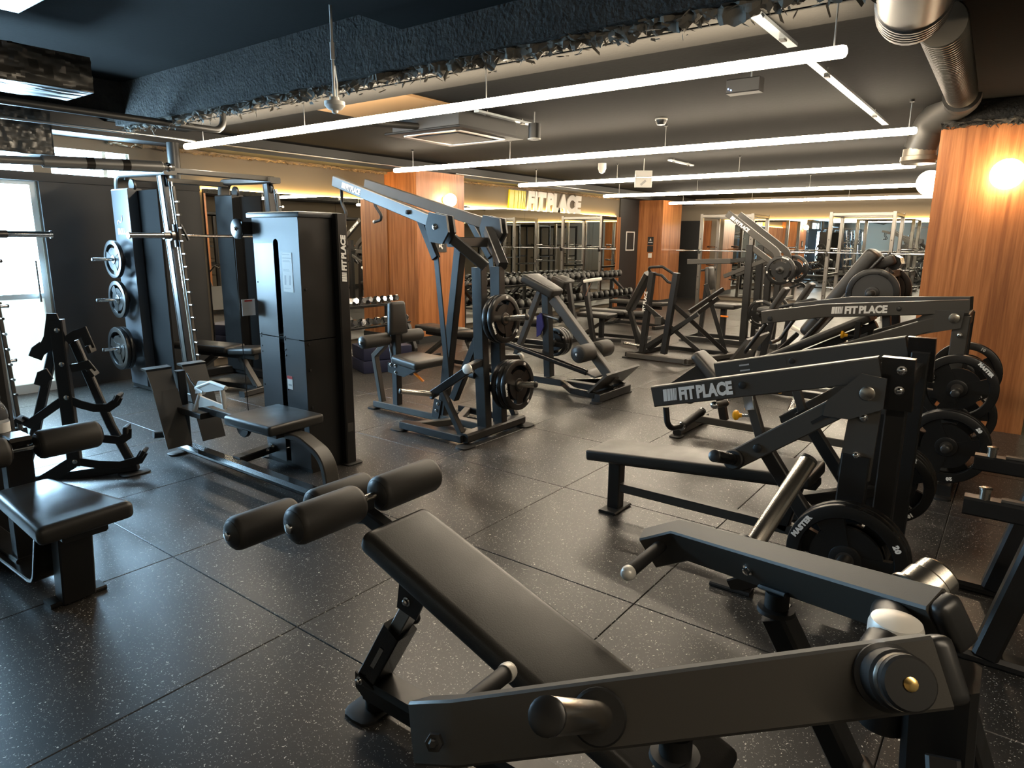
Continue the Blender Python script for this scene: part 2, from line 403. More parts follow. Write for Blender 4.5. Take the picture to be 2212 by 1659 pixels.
# ------------------------------------------------------------------ weight plates
PLATE_ME = {}
def plate_meshes(R, t, num):
    k = (R, t, num)
    if k in PLATE_ME: return PLATE_ME[k]
    m = MB(); n = 48
    def ring(prof):
        m.lathe((0, 0, 0), (0, 0, 1), prof, n, (0, 1, 0))
    # closed outer rim (annulus, rounded), recessed web with three windows, raised hub
    def annulus(r0, r1, h0, h1, rd):
        prof = [(h0+rd*.3, r1-rd*.3+0), (h0+rd, r1), (h1-rd, r1), (h1-rd*.3, r1-rd*.3), (h1, r1-rd), (h1, r0+rd*.6), (h1-rd, r0), (h0+rd, r0), (h0, r0+rd*.6), (h0, r1-rd), (h0+rd*.3, r1-rd*.3)]
        vs = []; fs = []
        for (z, r) in prof[:-1]:
            for i in range(n):
                a = 2*math.pi*i/n; vs.append(V((r*math.cos(a), r*math.sin(a), z)))
        q = len(prof)-1
        for j in range(q):
            for i in range(n):
                a = j*n+i; b = j*n+(i+1) % n; c = ((j+1) % q)*n
                fs.append((a, b, c+(i+1) % n, c+i))
        m._add(vs, fs)
    h = t/2
    annulus(R*.76, R, -h, h, .008)
    annulus(.026, R*.27, -h*.9, h*.9, .006)
    # web sectors
    for s_ in range(3):
        a0 = s_*2*math.pi/3+.30; a1 = (s_+1)*2*math.pi/3-.30
        # solid spoke between windows: from a1 to a0+120
        b0, b1 = a1, (s_+1)*2*math.pi/3+.30
        seg = 6; top = []; bot = []
        for i in range(seg+1):
            a = b0+(b1-b0)*i/seg; top.append(V((R*.78*math.cos(a), R*.78*math.sin(a), 0)))
        for i in range(seg+1):
            a = b1-(b1-b0)*i/seg; ee = (b0+b1)/2+(a-(b0+b1)/2)*1.9; bot.append(V((R*.25*math.cos(ee), R*.25*math.sin(ee), 0)))
        m.prism(top+bot, t*.62)
        # thin inner flange along the window
        fl = []
        for i in range(9):
            a = a0+(a1-a0)*i/8; fl.append(V((R*.60*math.cos(a), R*.60*math.sin(a), 0)))
        for i in range(9):
            a = a1-(a1-a0)*i/8; ee = (a0+a1)/2+(a-(a0+a1)/2)*1.06; fl.append(V((R*.25*math.cos(ee), R*.25*math.sin(ee), 0)))
        m.prism(fl, t*.5)
    body = m.mesh('plate_body', 'plate')
    hub = MB(); hub.lathe((0, 0, -h*.92), (0, 0, 1), [(0, .034), (t*.92, .034)], 24); hubm = hub.mesh('hub', 'steel_dark')
    tx = []
    for side in (1, -1):
        for ang, s_ in ((math.radians(35), 'MASTER'), (math.radians(155), num), (math.radians(275), num)):
            hh = R*.085
            me = text_mesh(s_, hh/.69, .002, 0, 'CENTER', .0006, 1.15)
            rot = Matrix.Rotation(ang-math.pi/2, 4, 'Z') @ Matrix.Translation((0, R*.88-hh*.45, h+.0004))
            if side < 0: rot = Matrix.Rotation(math.pi, 4, 'Y') @ rot
            me.transform(rot); me.materials.clear(); me.materials.append(MATS['print_white']); tx.append(me)
    PLATE_ME[k] = (body, hubm, tx); return PLATE_ME[k]
def weight_plate(c, axis, label, R=.225, t=.042, num='20', spin=None, group=None, text=True, solid=False):
    body, hub, tx = plate_meshes(R, t, num)
    o = bpy.data.objects.new('weight_plate', None); col.objects.link(o); o.empty_display_size = .1
    q = V(axis).to_track_quat('Z', 'Y')
    a = random.uniform(0, 6.28) if spin is None else spin
    o.rotation_mode = 'QUATERNION'; o.rotation_quaternion = q @ Matrix.Rotation(a, 3, 'Z').to_quaternion(); o.location = V(c)
    tag(o, label, 'weight plate', group)
    for nm, me in (('rubber_body', body), ('hub', hub)):
        c_ = bpy.data.objects.new(nm, me); col.objects.link(c_); c_.parent = o
    if solid:
        k = ('disc', R, t)
        if k not in PLATE_ME: PLATE_ME[k] = MB().lathe((0, 0, -t*.32), (0, 0, 1), [(0, R*.78), (t*.64, R*.78)], 40).mesh('face_disc', 'plate_face')
        c_ = bpy.data.objects.new('face_disc', PLATE_ME[k]); col.objects.link(c_); c_.parent = o
    if text:
        for me in tx:
            c_ = bpy.data.objects.new('lettering', me); col.objects.link(c_); c_.parent = o
    return o
# ================================================================== SETTING
YB = 7.75; XR = 18.0; X0 = -2.6; Y0 = -3.2; ZC = 2.66
def sbox(name, lo, hi, material, parent=None, ch=0.):
    lo, hi = V(lo), V(hi); ob = MB().box((lo+hi)/2, hi-lo, ch).obj(name, parent, material, smooth=bool(ch))
    if parent is None: struct(ob)
    return ob
# floor: one-metre rubber tiles on a dark sub-floor
floor = sbox('floor', (X0, Y0, -.12), (XR, YB, -.018), 'wall_dark')
def tile_mesh(sx, sy):
    m = MB(); c = .0024; g = .0015
    x, y = sx/2-g, sy/2-g
    vs = []
    for z, k in ((-.018, 0), (-c, 0), (0, c)):
        vs += [(-x+k, -y+k, z), (x-k, -y+k, z), (x-k, y-k, z), (-x+k, y-k, z)]
    fs = [(8, 9, 10, 11)]
    for i in range(2):
        for k in range(4): fs.append((i*4+k, i*4+(k+1) % 4, i*4+4+(k+1) % 4, i*4+4+k))
    m._add(vs, fs); return m.mesh('tile', 'floor', smooth=False)
def cuts(lo, hi, ph):
    a = [lo]; k = math.floor(lo)-1
    while k < hi+1:
        if lo+.02 < k+ph < hi-.02: a.append(k+ph)
        k += 1
    return a+[hi]
tm = {}
xs = cuts(-1.56, XR, .44); ys = cuts(-1.84, YB, .16)
for i in range(len(xs)-1):
    for j in range(len(ys)-1):
        k = (round(xs[i+1]-xs[i], 3), round(ys[j+1]-ys[j], 3))
        if k not in tm: tm[k] = tile_mesh(*k)
        o = bpy.data.objects.new('tile', tm[k]); col.objects.link(o); o.parent = floor
        o.location = ((xs[i]+xs[i+1])/2, (ys[j]+ys[j+1])/2, random.uniform(-.0006, 0))

# back wall with glazed door and high windows on the left
DX = 2.61; DZ = 2.055
wb = MB()
def seg(x0, x1, z0, z1):
    z0 = -.12 if z0 == 0 else z0
    wb.box(((x0+x1)/2, YB+.09, (z0+z1)/2), (x1-x0, .18, z1-z0))
seg(X0, -.4, 0, 2.9); seg(-.4, DX, -.12, -.001); seg(-.4, DX, DZ, 2.14); seg(-.4, 3.51, 2.39, 2.9); seg(DX, 3.51, 0, 2.14); seg(DX, 2.76, 2.14, 2.39); seg(3.51, XR+.2, 0, 2.9)
seg(-.4, 2.30, 2.14, 2.39)
struct(wb.obj('wall_back', None, 'wall_paint', smooth=False))
# black cladding left of the mirrors
sbox('wall_panel_back', (DX+.02, YB-.03, 0), (4.24, YB-.001, 2.10), 'wall_black')
sbox('trim_1', (-.4, YB-.045, 2.055), (4.24, YB-.001, 2.135), 'wall_dark')
# door: frame, frosted lower panel, bright upper pane
def glazed_door(nm, x0, x1):
    d = struct(bpy.data.objects.new(nm, None)); col.objects.link(d); d.location = (x0, YB+.05, 0)
    f = MB()
    for a, b in ((x0, x0+.05), (x1-.05, x1)): f.box(((a+b)/2, YB+.04, DZ/2), (b-a, .06, DZ))
    for z0, z1 in ((0, .09), (.93, .98), (DZ-.04, DZ)): f.box(((x0+x1)/2, YB+.04, (z0+z1)/2), (x1-x0-.1, .06, z1-z0))
    f.obj('door_frame', d, 'pane_frame', smooth=False)
    MB().box(((x0+x1)/2, YB+.05, (.98+DZ-.04)/2), (x1-x0-.1, .012, DZ-.04-.98)).obj('pane', d, 'pane_day', smooth=False)
    MB().box(((x0+x1)/2, YB+.05, .51), (x1-x0-.1, .012, .84)).obj('pane', d, 'pane_low', smooth=False)
    MB().cyl((x1-.10, YB+.01, .95), (x1-.10, YB-.045, .95), .009).cyl((x1-.10, YB+.01, 1.25), (x1-.10, YB-.045, 1.25), .009).cyl((x1-.10, YB-.045, .90), (x1-.10, YB-.045, 1.30), .011).obj('door_handle', d, 'chrome')
    return d
glazed_door('door_1', 1.64, DX); glazed_door('door_2', .62, 1.62); glazed_door('door_3', -.4, .60)
def high_window(nm, x0, x1):
    d = struct(bpy.data.objects.new(nm, None)); col.objects.link(d); d.location = (x0, YB+.05, 2.14)
    f = MB(); z0, z1 = 2.14, 2.39
    for a, b in ((x0, x0+.02), ((x0+x1)/2+.12, (x0+x1)/2+.16), (x1-.02, x1)): f.box(((a+b)/2, YB+.06, (z0+z1)/2), (b-a, .05, z1-z0))
    f.obj('window_frame', d, 'pane_frame', smooth=False)
    MB().box(((x0+x1)/2, YB+.08, (z0+z1)/2), (x1-x0, .01, z1-z0)).obj('pane', d, 'pane_day', smooth=False)
high_window('window_1', 2.76, 3.51); high_window('window_2', 2.30, 2.76)

# other walls
sbox('wall_far', (XR, Y0, -.12), (XR+.2, YB+.2, 2.9), 'wall_paint')
sbox('wall_near', (X0-.2, Y0, -.12), (X0, YB+.2, 2.95), 'wall_paint')
sbox('wall_side', (X0, Y0-.2, -.12), (XR, Y0, 2.95), 'wall_paint')
sbox('wall_panel_far_grey', (XR-.03, 7.16, 0), (XR-.001, YB, 2.09), 'wall_black')
sbox('wall_panel_far_wood', (XR-.035, 6.86, 0), (XR-.001, 7.16, 2.09), 'wood')
sbox('wall_panel_black_back', (14.44, YB-.03, 0), (15.4, YB-.001, 2.5), 'wall_black')
sbox('trim_2', (14.26, YB-.05, 0), (14.44, YB-.001, 2.08), 'wood')
# wood-clad columns
def column(nm, lo, hi, seams_x=(), seams_y=()):
    c = sbox(nm, lo, hi, 'wood')
    return c
column('wall_column_left', (7.12, 7.09, .0), (8.16, YB-.001, 2.5))
column('wall_column_far', (15.4, 7.09, .0), (16.5, YB-.001, 2.5))
column('wall_column_right', (6.8, -.16, .0), (8.2, .70, 2.49))
for k, (lo, hi) in enumerate((((7.105, 7.075, 0), (8.175, 7.09, .10)), ((7.105, 7.09, 0), (7.12, YB-.03, .10)), ((15.385, 7.075, 0), (16.515, 7.09, .12)), ((15.385, 7.09, 0), (15.4, YB-.03, .12)))):
    sbox('baseboard_%d' % (k+1), lo, hi, 'wall_black')
# ceiling: low slab beyond the big beam, higher bay over the camera
sbox('ceiling', (3.1, Y0, ZC), (XR, YB, ZC+.2), 'ceil_paint')
sbox('ceiling_bay', (X0, Y0, 2.86), (3.1, YB, 3.06), 'ceil_dark')
random.seed(3)
def rough_edge(name, parent, a, b, out, r=.05, n=220, material='foamcrete'):
    """ragged sprayed-on insulation hanging along a beam edge"""
    a, b = V(a), V(b); d = (b-a).normalized(); out = V(out); dn = V((0, 0, -1)); L = (b-a).length; m = MB(); k = 9; vs = []; fs = []
    for i in range(n+1):
        t = i/n; p = a+d*(L*t)
        for j in range(k):
            an = math.pi*1.0*j/(k-1)-.25
            rr = r*(.55+.75*noise.noise(V((t*L*9, j*.9, 1.3)))+.55*noise.noise(V((t*L*33, j*2.1, 7.7))))
            rr = max(rr, .004)
            vs.append(p+out*(math.cos(an)*rr)+dn*(math.sin(an)*rr*.9)+d*(random.uniform(-.4, .4)*L/n))
    for i in range(n):
        for j in range(k-1): fs.append((i*k+j, i*k+j+1, (i+1)*k+j+1, (i+1)*k+j))
    m._add(vs, fs); ob = m.obj(name, parent, material, ang=25); ob['kind'] = 'stuff'
    # loose chips
    c = MB()
    for i in range(int(L*90)):
        p = a+d*random.uniform(0, L)+out*random.uniform(-r*.9, r*.9)+dn*random.uniform(r*.2, r*.95)
        q = V((random.gauss(0, 1), random.gauss(0, 1), random.gauss(0, .6))).normalized()*random.uniform(.010, .035)
        q2 = V((random.gauss(0, 1), random.gauss(0, 1), random.gauss(0, 1))).normalized()*random.uniform(.004, .012)
        q3 = q.cross(q2).normalized()*.004
        c._add([p-q-q2, p+q-q2*.3, p+q+q2, p-q*.5+q2, p+q3], [(0, 1, 4), (1, 2, 4), (2, 3, 4), (3, 0, 4), (3, 2, 1, 0)])
    ob2 = c.obj('foam_chips', parent, material, smooth=False); ob2['kind'] = 'stuff'
    return ob
bm1 = sbox('ceiling_beam_main', (2.97, Y0, 2.52), (3.14, 6.75, 2.861), 'foamcrete')
rough_edge('foam_edge', bm1, (3.055, .2, 2.53), (3.055, 6.75, 2.53), (1, 0, 0), .085, 520, 'foam_edge_lit')
bm2 = sbox('ceiling_beam_cross', (X0, 1.9, 2.72), (2.97, 3.05, 2.861), 'ceil_dark')
bm3 = sbox('ceiling_beam_back', (X0, 7.36, 2.50), (XR, YB, 2.862), 'wall_dark')
rough_edge('foam_edge', bm3, (3.3, YB-.05, 2.50), (14.3, YB-.05, 2.50), (0, -1, 0), .040, 420, 'foam_cove_lit')
bm4 = sbox('ceiling_beam_side', (X0, 6.55, 2.60), (2.97, 6.80, 2.861), 'foamcrete')
rough_edge('foam_edge', bm4, (1.2, 6.55, 2.60), (2.85, 6.55, 2.60), (0, -1, 0), .04, 90)
bm5 = sbox('ceiling_beam_right', (6.8, -.16, 2.49), (XR, .7, ZC+.001), 'foamcrete')
rough_edge('foam_edge', bm5, (6.76, -.16, 2.50), (6.76, .70, 2.50), (-1, 0, 0), .05, 50)
bm6 = sbox('ceiling_beam_edge', (3.14, Y0, 2.50), (6.8, -.16, ZC+.001), 'foamcrete')
# shallow board joints in the slab beyond the beam
for k, (xx) in enumerate((3.30, 3.62)):
    sbox('trim_%d' % (10+k), (xx, Y0, ZC-.032), (xx+.014, 7.36, ZC-.018), 'ceil_dark')
sbox('ceiling_strip', (3.14, Y0, ZC-.025), (3.95, 7.36, ZC+.001), 'ceil_concrete_lit')
sbox('ceiling_board', (3.96, 4.05, ZC-.02), (4.55, 5.15, ZC+.001), 'plywood')

# mirrors: framed sheets standing 5 cm off the wall, lit from behind by a cove strip
def mirror_run(x0, x1, panels, label):
    for k in range(panels):
        a = x0+(x1-x0)*k/panels; b = x0+(x1-x0)*(k+1)/panels
        t = thing('wall_mirror', label[k] if panels > 1 else label[0], 'mirror', ((a+b)/2, YB-.05, .10))
        MB().box(((a+b)/2, YB-.052, 1.095), (b-a-.004, .006, 1.99)).obj('glass', t, 'mirror', smooth=False)
        f = MB().box(((a+b)/2, YB-.035, 1.095), (b-a-.002, .026, 1.985)); f.obj('backing', t, 'wall_dark', smooth=False)
mirror_run(4.27, 7.10, 3, ['tall wall mirror sheet behind the smith machine', 'tall wall mirror sheet behind the cable tower', 'tall wall mirror sheet ending at the wood column'])
mirror_run(8.18, 14.24, 5, ['tall wall mirror sheet just right of the first wood column', 'second mirror sheet right of the wood column, under the sign', 'mirror sheet under the right half of the sign', 'mirror sheet right of the sign', 'mirror sheet ending at the narrow wood strip'])
for k, (a, b) in enumerate(((6.50, 4.9), (4.9, 3.3), (3.3, 1.7), (1.7, .1), (.1, -1.5))):
    t = thing('wall_mirror', ['far end mirror sheet nearest the far wood column', 'far end mirror sheet behind the tall plate machine', 'far end mirror sheet behind the silver rack', 'far end mirror sheet just left of the right column', 'far end mirror sheet hidden behind the right column'][k], 'mirror', (XR-.05, (a+b)/2, .10))
    MB().box((XR-.052, (a+b)/2, 1.095), (.006, a-b-.004, 1.99)).obj('glass', t, 'mirror', smooth=False)
    MB().box((XR-.035, (a+b)/2, 1.095), (.026, a-b-.002, 1.985)).obj('backing', t, 'wall_dark', smooth=False)
def cove(lo, hi, label):
    lo, hi = V(lo), V(hi)
    solo(MB().box((lo+hi)/2, hi-lo), 'light_strip', 'cove', label, 'light strip', 'hidden strips above the mirrors', smooth=False)
cove((4.27, YB-.030, 2.085), (7.10, YB-.010, 2.097), 'warm strip light glowing above the left mirror')
cove((8.18, YB-.030, 2.085), (14.24, YB-.010, 2.097), 'warm strip light glowing under the big sign')
cove((XR-.030, -1.5, 2.085), (XR-.010, 6.50, 2.097), 'warm strip light glowing above the far end mirror')

# ================================================================== CEILING LIGHTS
LZ = 2.42
TUBES = [(3.66, .80, 6.86), (6.45, .83, 6.82), (9.27, 1.16, 6.86), (12.35, .85, 7.0), (15.4, .85, 6.95)]
TL = ['nearest and longest glowing tube light along the ceiling', 'second glowing tube light from the camera', 'third glowing tube light, middle of the row', 'fourth glowing tube light from the camera', 'farthest glowing tube light of the row']
for i, (x, y0, y1) in enumerate(TUBES):
    t = thing('tube_light', TL[i], 'ceiling light', (x, (y0+y1)/2, LZ), 'tube lights hung in parallel')
    MB().lathe((x, y0, LZ), (0, 1, 0), [(0, .012), (.006, .024), (.02, .029), (y1-y0-.02, .029), (y1-y0-.006, .024), (y1-y0, .012)], 16).obj('diffuser_tube', t, 'tube')
    for yy in (y0+.06, y0+(y1-y0)*.36, y0+(y1-y0)*.68, y1-.35):
        rd = MB().cyl((x, yy, LZ+.026), (x, yy, ZC), .004, 8).obj('hanger_rod', t, 'alu')
        MB().cyl((x, yy, ZC-.02), (x, yy, ZC), .018, 12).obj('ceiling_cup', rd, 'pipe_dark')
# unseen tube added behind the camera to light the foreground
x, y0, y1 = .80, -2.9, -.25
t = thing('tube_light', 'added unseen tube light hung behind the camera to light the foreground', 'ceiling light', (x, (y0+y1)/2, LZ), 'tube lights hung in parallel')
MB().lathe((x, y0, LZ), (0, 1, 0), [(0, .012), (.006, .024), (.02, .029), (y1-y0-.02, .029), (y1-y0-.006, .024), (y1-y0, .012)], 16).obj('diffuser_tube', t, 'tube')
for yy in (y0+.2, y1-.2): MB().cyl((x, yy, LZ+.026), (x, yy, 2.86), .004, 8).obj('hanger_rod', t, 'alu')
# wall globes on the columns
def globe(c, arm, r, label):
    c = V(c); arm = V(arm); t = thing('globe_lamp', label, 'wall lamp', c+arm, 'round globe lamps on the wood columns')
    MB().sphere(c, r, 28, 16).obj('globe', t, 'globe')
    a = arm.normalized(); MB().lathe(c+arm, -a, [(0, .055), (.012, .055), (.016, .03), (max(.02, arm.length-r*.8), .02)], 20).obj('wall_mount', t, 'brass')
globe((7.71, 6.97, 2.11), (0, .118, 0), .095, 'round glowing globe lamp on the left wood column')
globe((6.67, .205, 2.075), (.128, 0, 0), .115, 'round glowing globe lamp on the face of the right wood column')
globe((7.75, .835, 2.11), (0, -.133, 0), .115, 'round glowing globe lamp half hidden beside the right wood column')
# ================================================================== DECLINE PRESS (foreground)
def decline_press():
    cx = 1.31
    t = thing('decline_press_machine', 'black decline bench press machine with four foam rollers, closest to the camera', 'gym machine', (cx, .75, 0))
    # base rail and cross feet
    MB().bar([(cx, 1.545, .088), (cx, -.18, .088)], .105, .075, ch=.014).obj('base_rail', t, 'frame')
    MB().bar([(cx-.52, -.16, .05), (cx+.60, -.16, .05)], .075, .075, ch=.010).obj('rear_crossbar', t, 'frame')
    foot(t, (cx, 1.55, 0), .095, .068)
    MB().cyl((cx, 1.535, .01), (cx, 1.535, .075), .040, 18).obj('foot_stem', t, 'frame')
    for s in (-1, 1): foot(t, (cx+s*.54, -.16, 0), .07, .06)
    # bench pad
    a = V((cx, 1.425, .715)); b = V((cx, .385, .345)); d = (a-b).normalized(); nn = V((1, 0, 0)).cross(d)
    mid = (a+b)/2-nn*.034
    MB().rbox(mid, (1, 0, 0), d, (.285, (a-b).length, .068), .030, 4, .92).obj('bench_pad', t, 'vinyl')
    MB().bar([mid-nn*.055+d*.44, mid-nn*.055-d*.46], .07, .045, nn, .006).obj('pad_frame', t, 'frame')
    MB().bar([mid-nn*.075-d*.40, (cx, .50, .12)], .06, .06).obj('pad_post', t, 'frame')
    # adjustable strut
    s0 = V((cx, 1.548, .118)); s1 = V((cx, 1.335, .485)); sd = (s1-s0).normalized()
    m = MB().bar([s0-sd*.02, s0+sd*.27], .086, .074, (0, 1, 0), .004); st = m.obj('strut_sleeve', t, 'frame_gloss')
    MB().bar([s0+sd*.24, s1+sd*.02], .052, .045, (0, 1, 0), .003).obj('strut_inner', t, 'alu')
    MB().prism([s0+sd*.09+V((-.0438, .008, 0)), s0+sd*.09+V((-.0438, -.008, -.004)), s0+sd*.19+V((-.0438, -.008, -.004)), s0+sd*.19+V((-.0438, .008, 0))], .003).obj('slot', st, 'steel')
    for s in (-1, 1):
        MB().prism([s1+V((s*.040, .045, -.035)), s1+V((s*.040, -.035, -.050)), s1+V((s*.040, -.07, .02)), s1+V((s*.040, .03, .06))], .006).obj('hinge_plate', t, 'frame')
        MB().prism([s0+V((s*.046, .035, .03)), s0+V((s*.046, .035, -.03)), s0+V((s*.046, -.03, -.07)), s0+V((s*.046, -.055, .0))], .006).obj('hinge_plate', t, 'frame')
    bolts(t, [s1+V((-.044, 0, 0)), s0+V((-.05, .012, .006))], (-1, 0, 0), .010)
    MB().sphere(s0+sd*.27+V((.062, 0, .0)), .020, 14, 8).cyl(s0+sd*.27+V((.03, 0, 0)), s0+sd*.27+V((.05, 0, 0)), .008, 10).obj('pop_pin', t, 'plastic_black')
    # rollers on two cross rods
    for (Y, Z, x0, x1, xa, xb, r) in ((1.545, .745, 1.04, 1.60, 1.270, 1.350, .058), (1.885, .622, 1.045, 1.60, 1.275, 1.345, .056)):
        MB().cyl((x0+.01, Y, Z), (x1-.01, Y, Z), .014, 14).obj('roller_rod', t, 'steel')
        roller(t, (x0, Y, Z), (xa, Y, Z), r); roller(t, (xb, Y, Z), (x1, Y, Z), r)
        roller_bolt(t, (x0, Y, Z), (-1, 0, 0)); roller_bolt(t, (x1, Y, Z), (1, 0, 0))
    MB().bar([(cx, 1.38, .640), (cx, 1.545, .690), (cx, 1.885, .615)], .045, .050, (0, 0, 1)).obj('roller_arm', t, 'frame')
    MB().bar([(cx, 1.545, .68), (cx, 1.545, .745)], .040, .030, (0, 1, 0)).obj('roller_bracket', t, 'frame')
    # central pivot tower
    MB().bar([(cx, -.03, .05), (cx, .02, .80)], .11, .11, (0, 1, 0), .012).obj('tower', t, 'frame')
    for s in (-1, 1):
        MB().bar([(cx+s*.50, -.16, .06), (cx+s*.10, .0, .70)], .07, .05, (0, 1, 0), .006).obj('tower_brace', t, 'frame')
    MB().lathe((cx-.005, .10, .66), (0, 0, 1), [(0, .046), (.17, .046)], 28).obj('bumper_post', t, 'frame')
    MB().lathe((cx-.005, .10, .825), (.0, 0, 1), [(0, .046), (.032, .046), (.044, .042), (.050, .028), (.052, .002)], 28).obj('post_cap', t, 'cap_white')
    # the two lever arms spread in a V
    for s in (-1, 1):
        p0 = V((cx+s*.10, .04, .845)); p2 = V((cx+s*.55, .784, .64)); dr = p2-p0
        at = lambda k: p0+dr*k
        tip = at(.90)+V((s*-.004, .105, -.055))
        n0 = V((s*.856, -.518, 0)); ra = math.radians(28); zz = V((0, 0, 1))
        n = n0*math.cos(ra)+zz*math.sin(ra); up = zz*math.cos(ra)-n0*math.sin(ra); out = n*.031
        arm = MB().bar([at(-.015), at(.90), tip], .062, .112, up, .005).obj('lever_arm', t, 'frame_grey')
        e0 = at(-.015); dd = dr.normalized()
        MB().rbox(e0-dd*.010, n, dd, (.058, .044, .108), .018, 3).obj('end_cap', arm, 'plastic_black')
        # pivot hub
        h = at(.085)+V((0, 0, .005))
        MB().lathe(h+out*.9, n, [(0, .054), (.006, .054), (.010, .047), (.045, .047), (.050, .042), (.075, .042), (.080, .038)], 28).obj('pivot_hub', arm, 'plastic_black' if s < 0 else 'steel')
        MB().lathe(h+out*.9+n*.050, n, [(0, .0428), (.014, .0428)], 28).obj('hub_ring', arm, 'steel')
        MB().lathe(h+out*.9+n*.078, n, [(0, .011), (.004, .011), (.006, .006)], 12).obj('hub_screw', arm, 'brass')
        MB().cyl(h-out, V((cx, h.y, h.z)), .04, 20).obj('pivot_shaft', arm, 'frame')
        # plate peg, square to the arm and tilted up
        k = at(.62)+out; hn = V((s*.8, -.20, .60)).normalized()
        MB().lathe(k, n, [(0, .048), (.010, .048), (.014, .044)], 26).obj('peg_flange', arm, 'frame')
        horn(t, k+n*.004, k+hn*.335, .0250, 'steel', False)
        # hand grip pointing inwards
        g0 = at(.93)+V((-s*.035, .035, -.015)); g1 = g0+V((-s*.205, .012, -.016))
        handle(t, g0, g1, .0185, 'cap_white', both=True)
        bolts(t, [at(.55)-out*1.05, ], -n, .010)
        # rubber stop under the arm, carried on a raked post
        q = at(.46)+V((0, 0, -.060))
        MB().bar([q+V((0, 0, .006))-dd*.045, q+V((0, 0, .006))+dd*.045], .05, .012).obj('stop_plate', arm, 'frame')
        MB().lathe(q, (0, 0, -1), [(0, .029), (.040, .029), (.042, .044), (.052, .046), (.056, .036)], 22).obj('rubber_stop', t, 'rubber')
        MB().bar([q+V((0, 0, -.056)), V((cx+s*.42, .10, .05))], .075, .062, (0, 1, 0), .008).obj('stop_post', t, 'frame')
        MB().tube([V((cx+s*.43, .17, .22)), V((cx+s*.05, -.04, .26))], .028, 14).obj('stop_brace', t, 'frame')
        MB().bar([(cx+s*.42, .10, .045), (cx, .10, .045)], .06, .06).obj('stop_crossbar', t, 'frame')
        MB().lathe(at(.955)+n*.028+V((0, 0, -.012)), n, [(0, .018), (.010, .016), (.012, .010), (.020, .006)], 6).obj('end_bolt', arm, 'plastic_black')
    return t
decline_press()

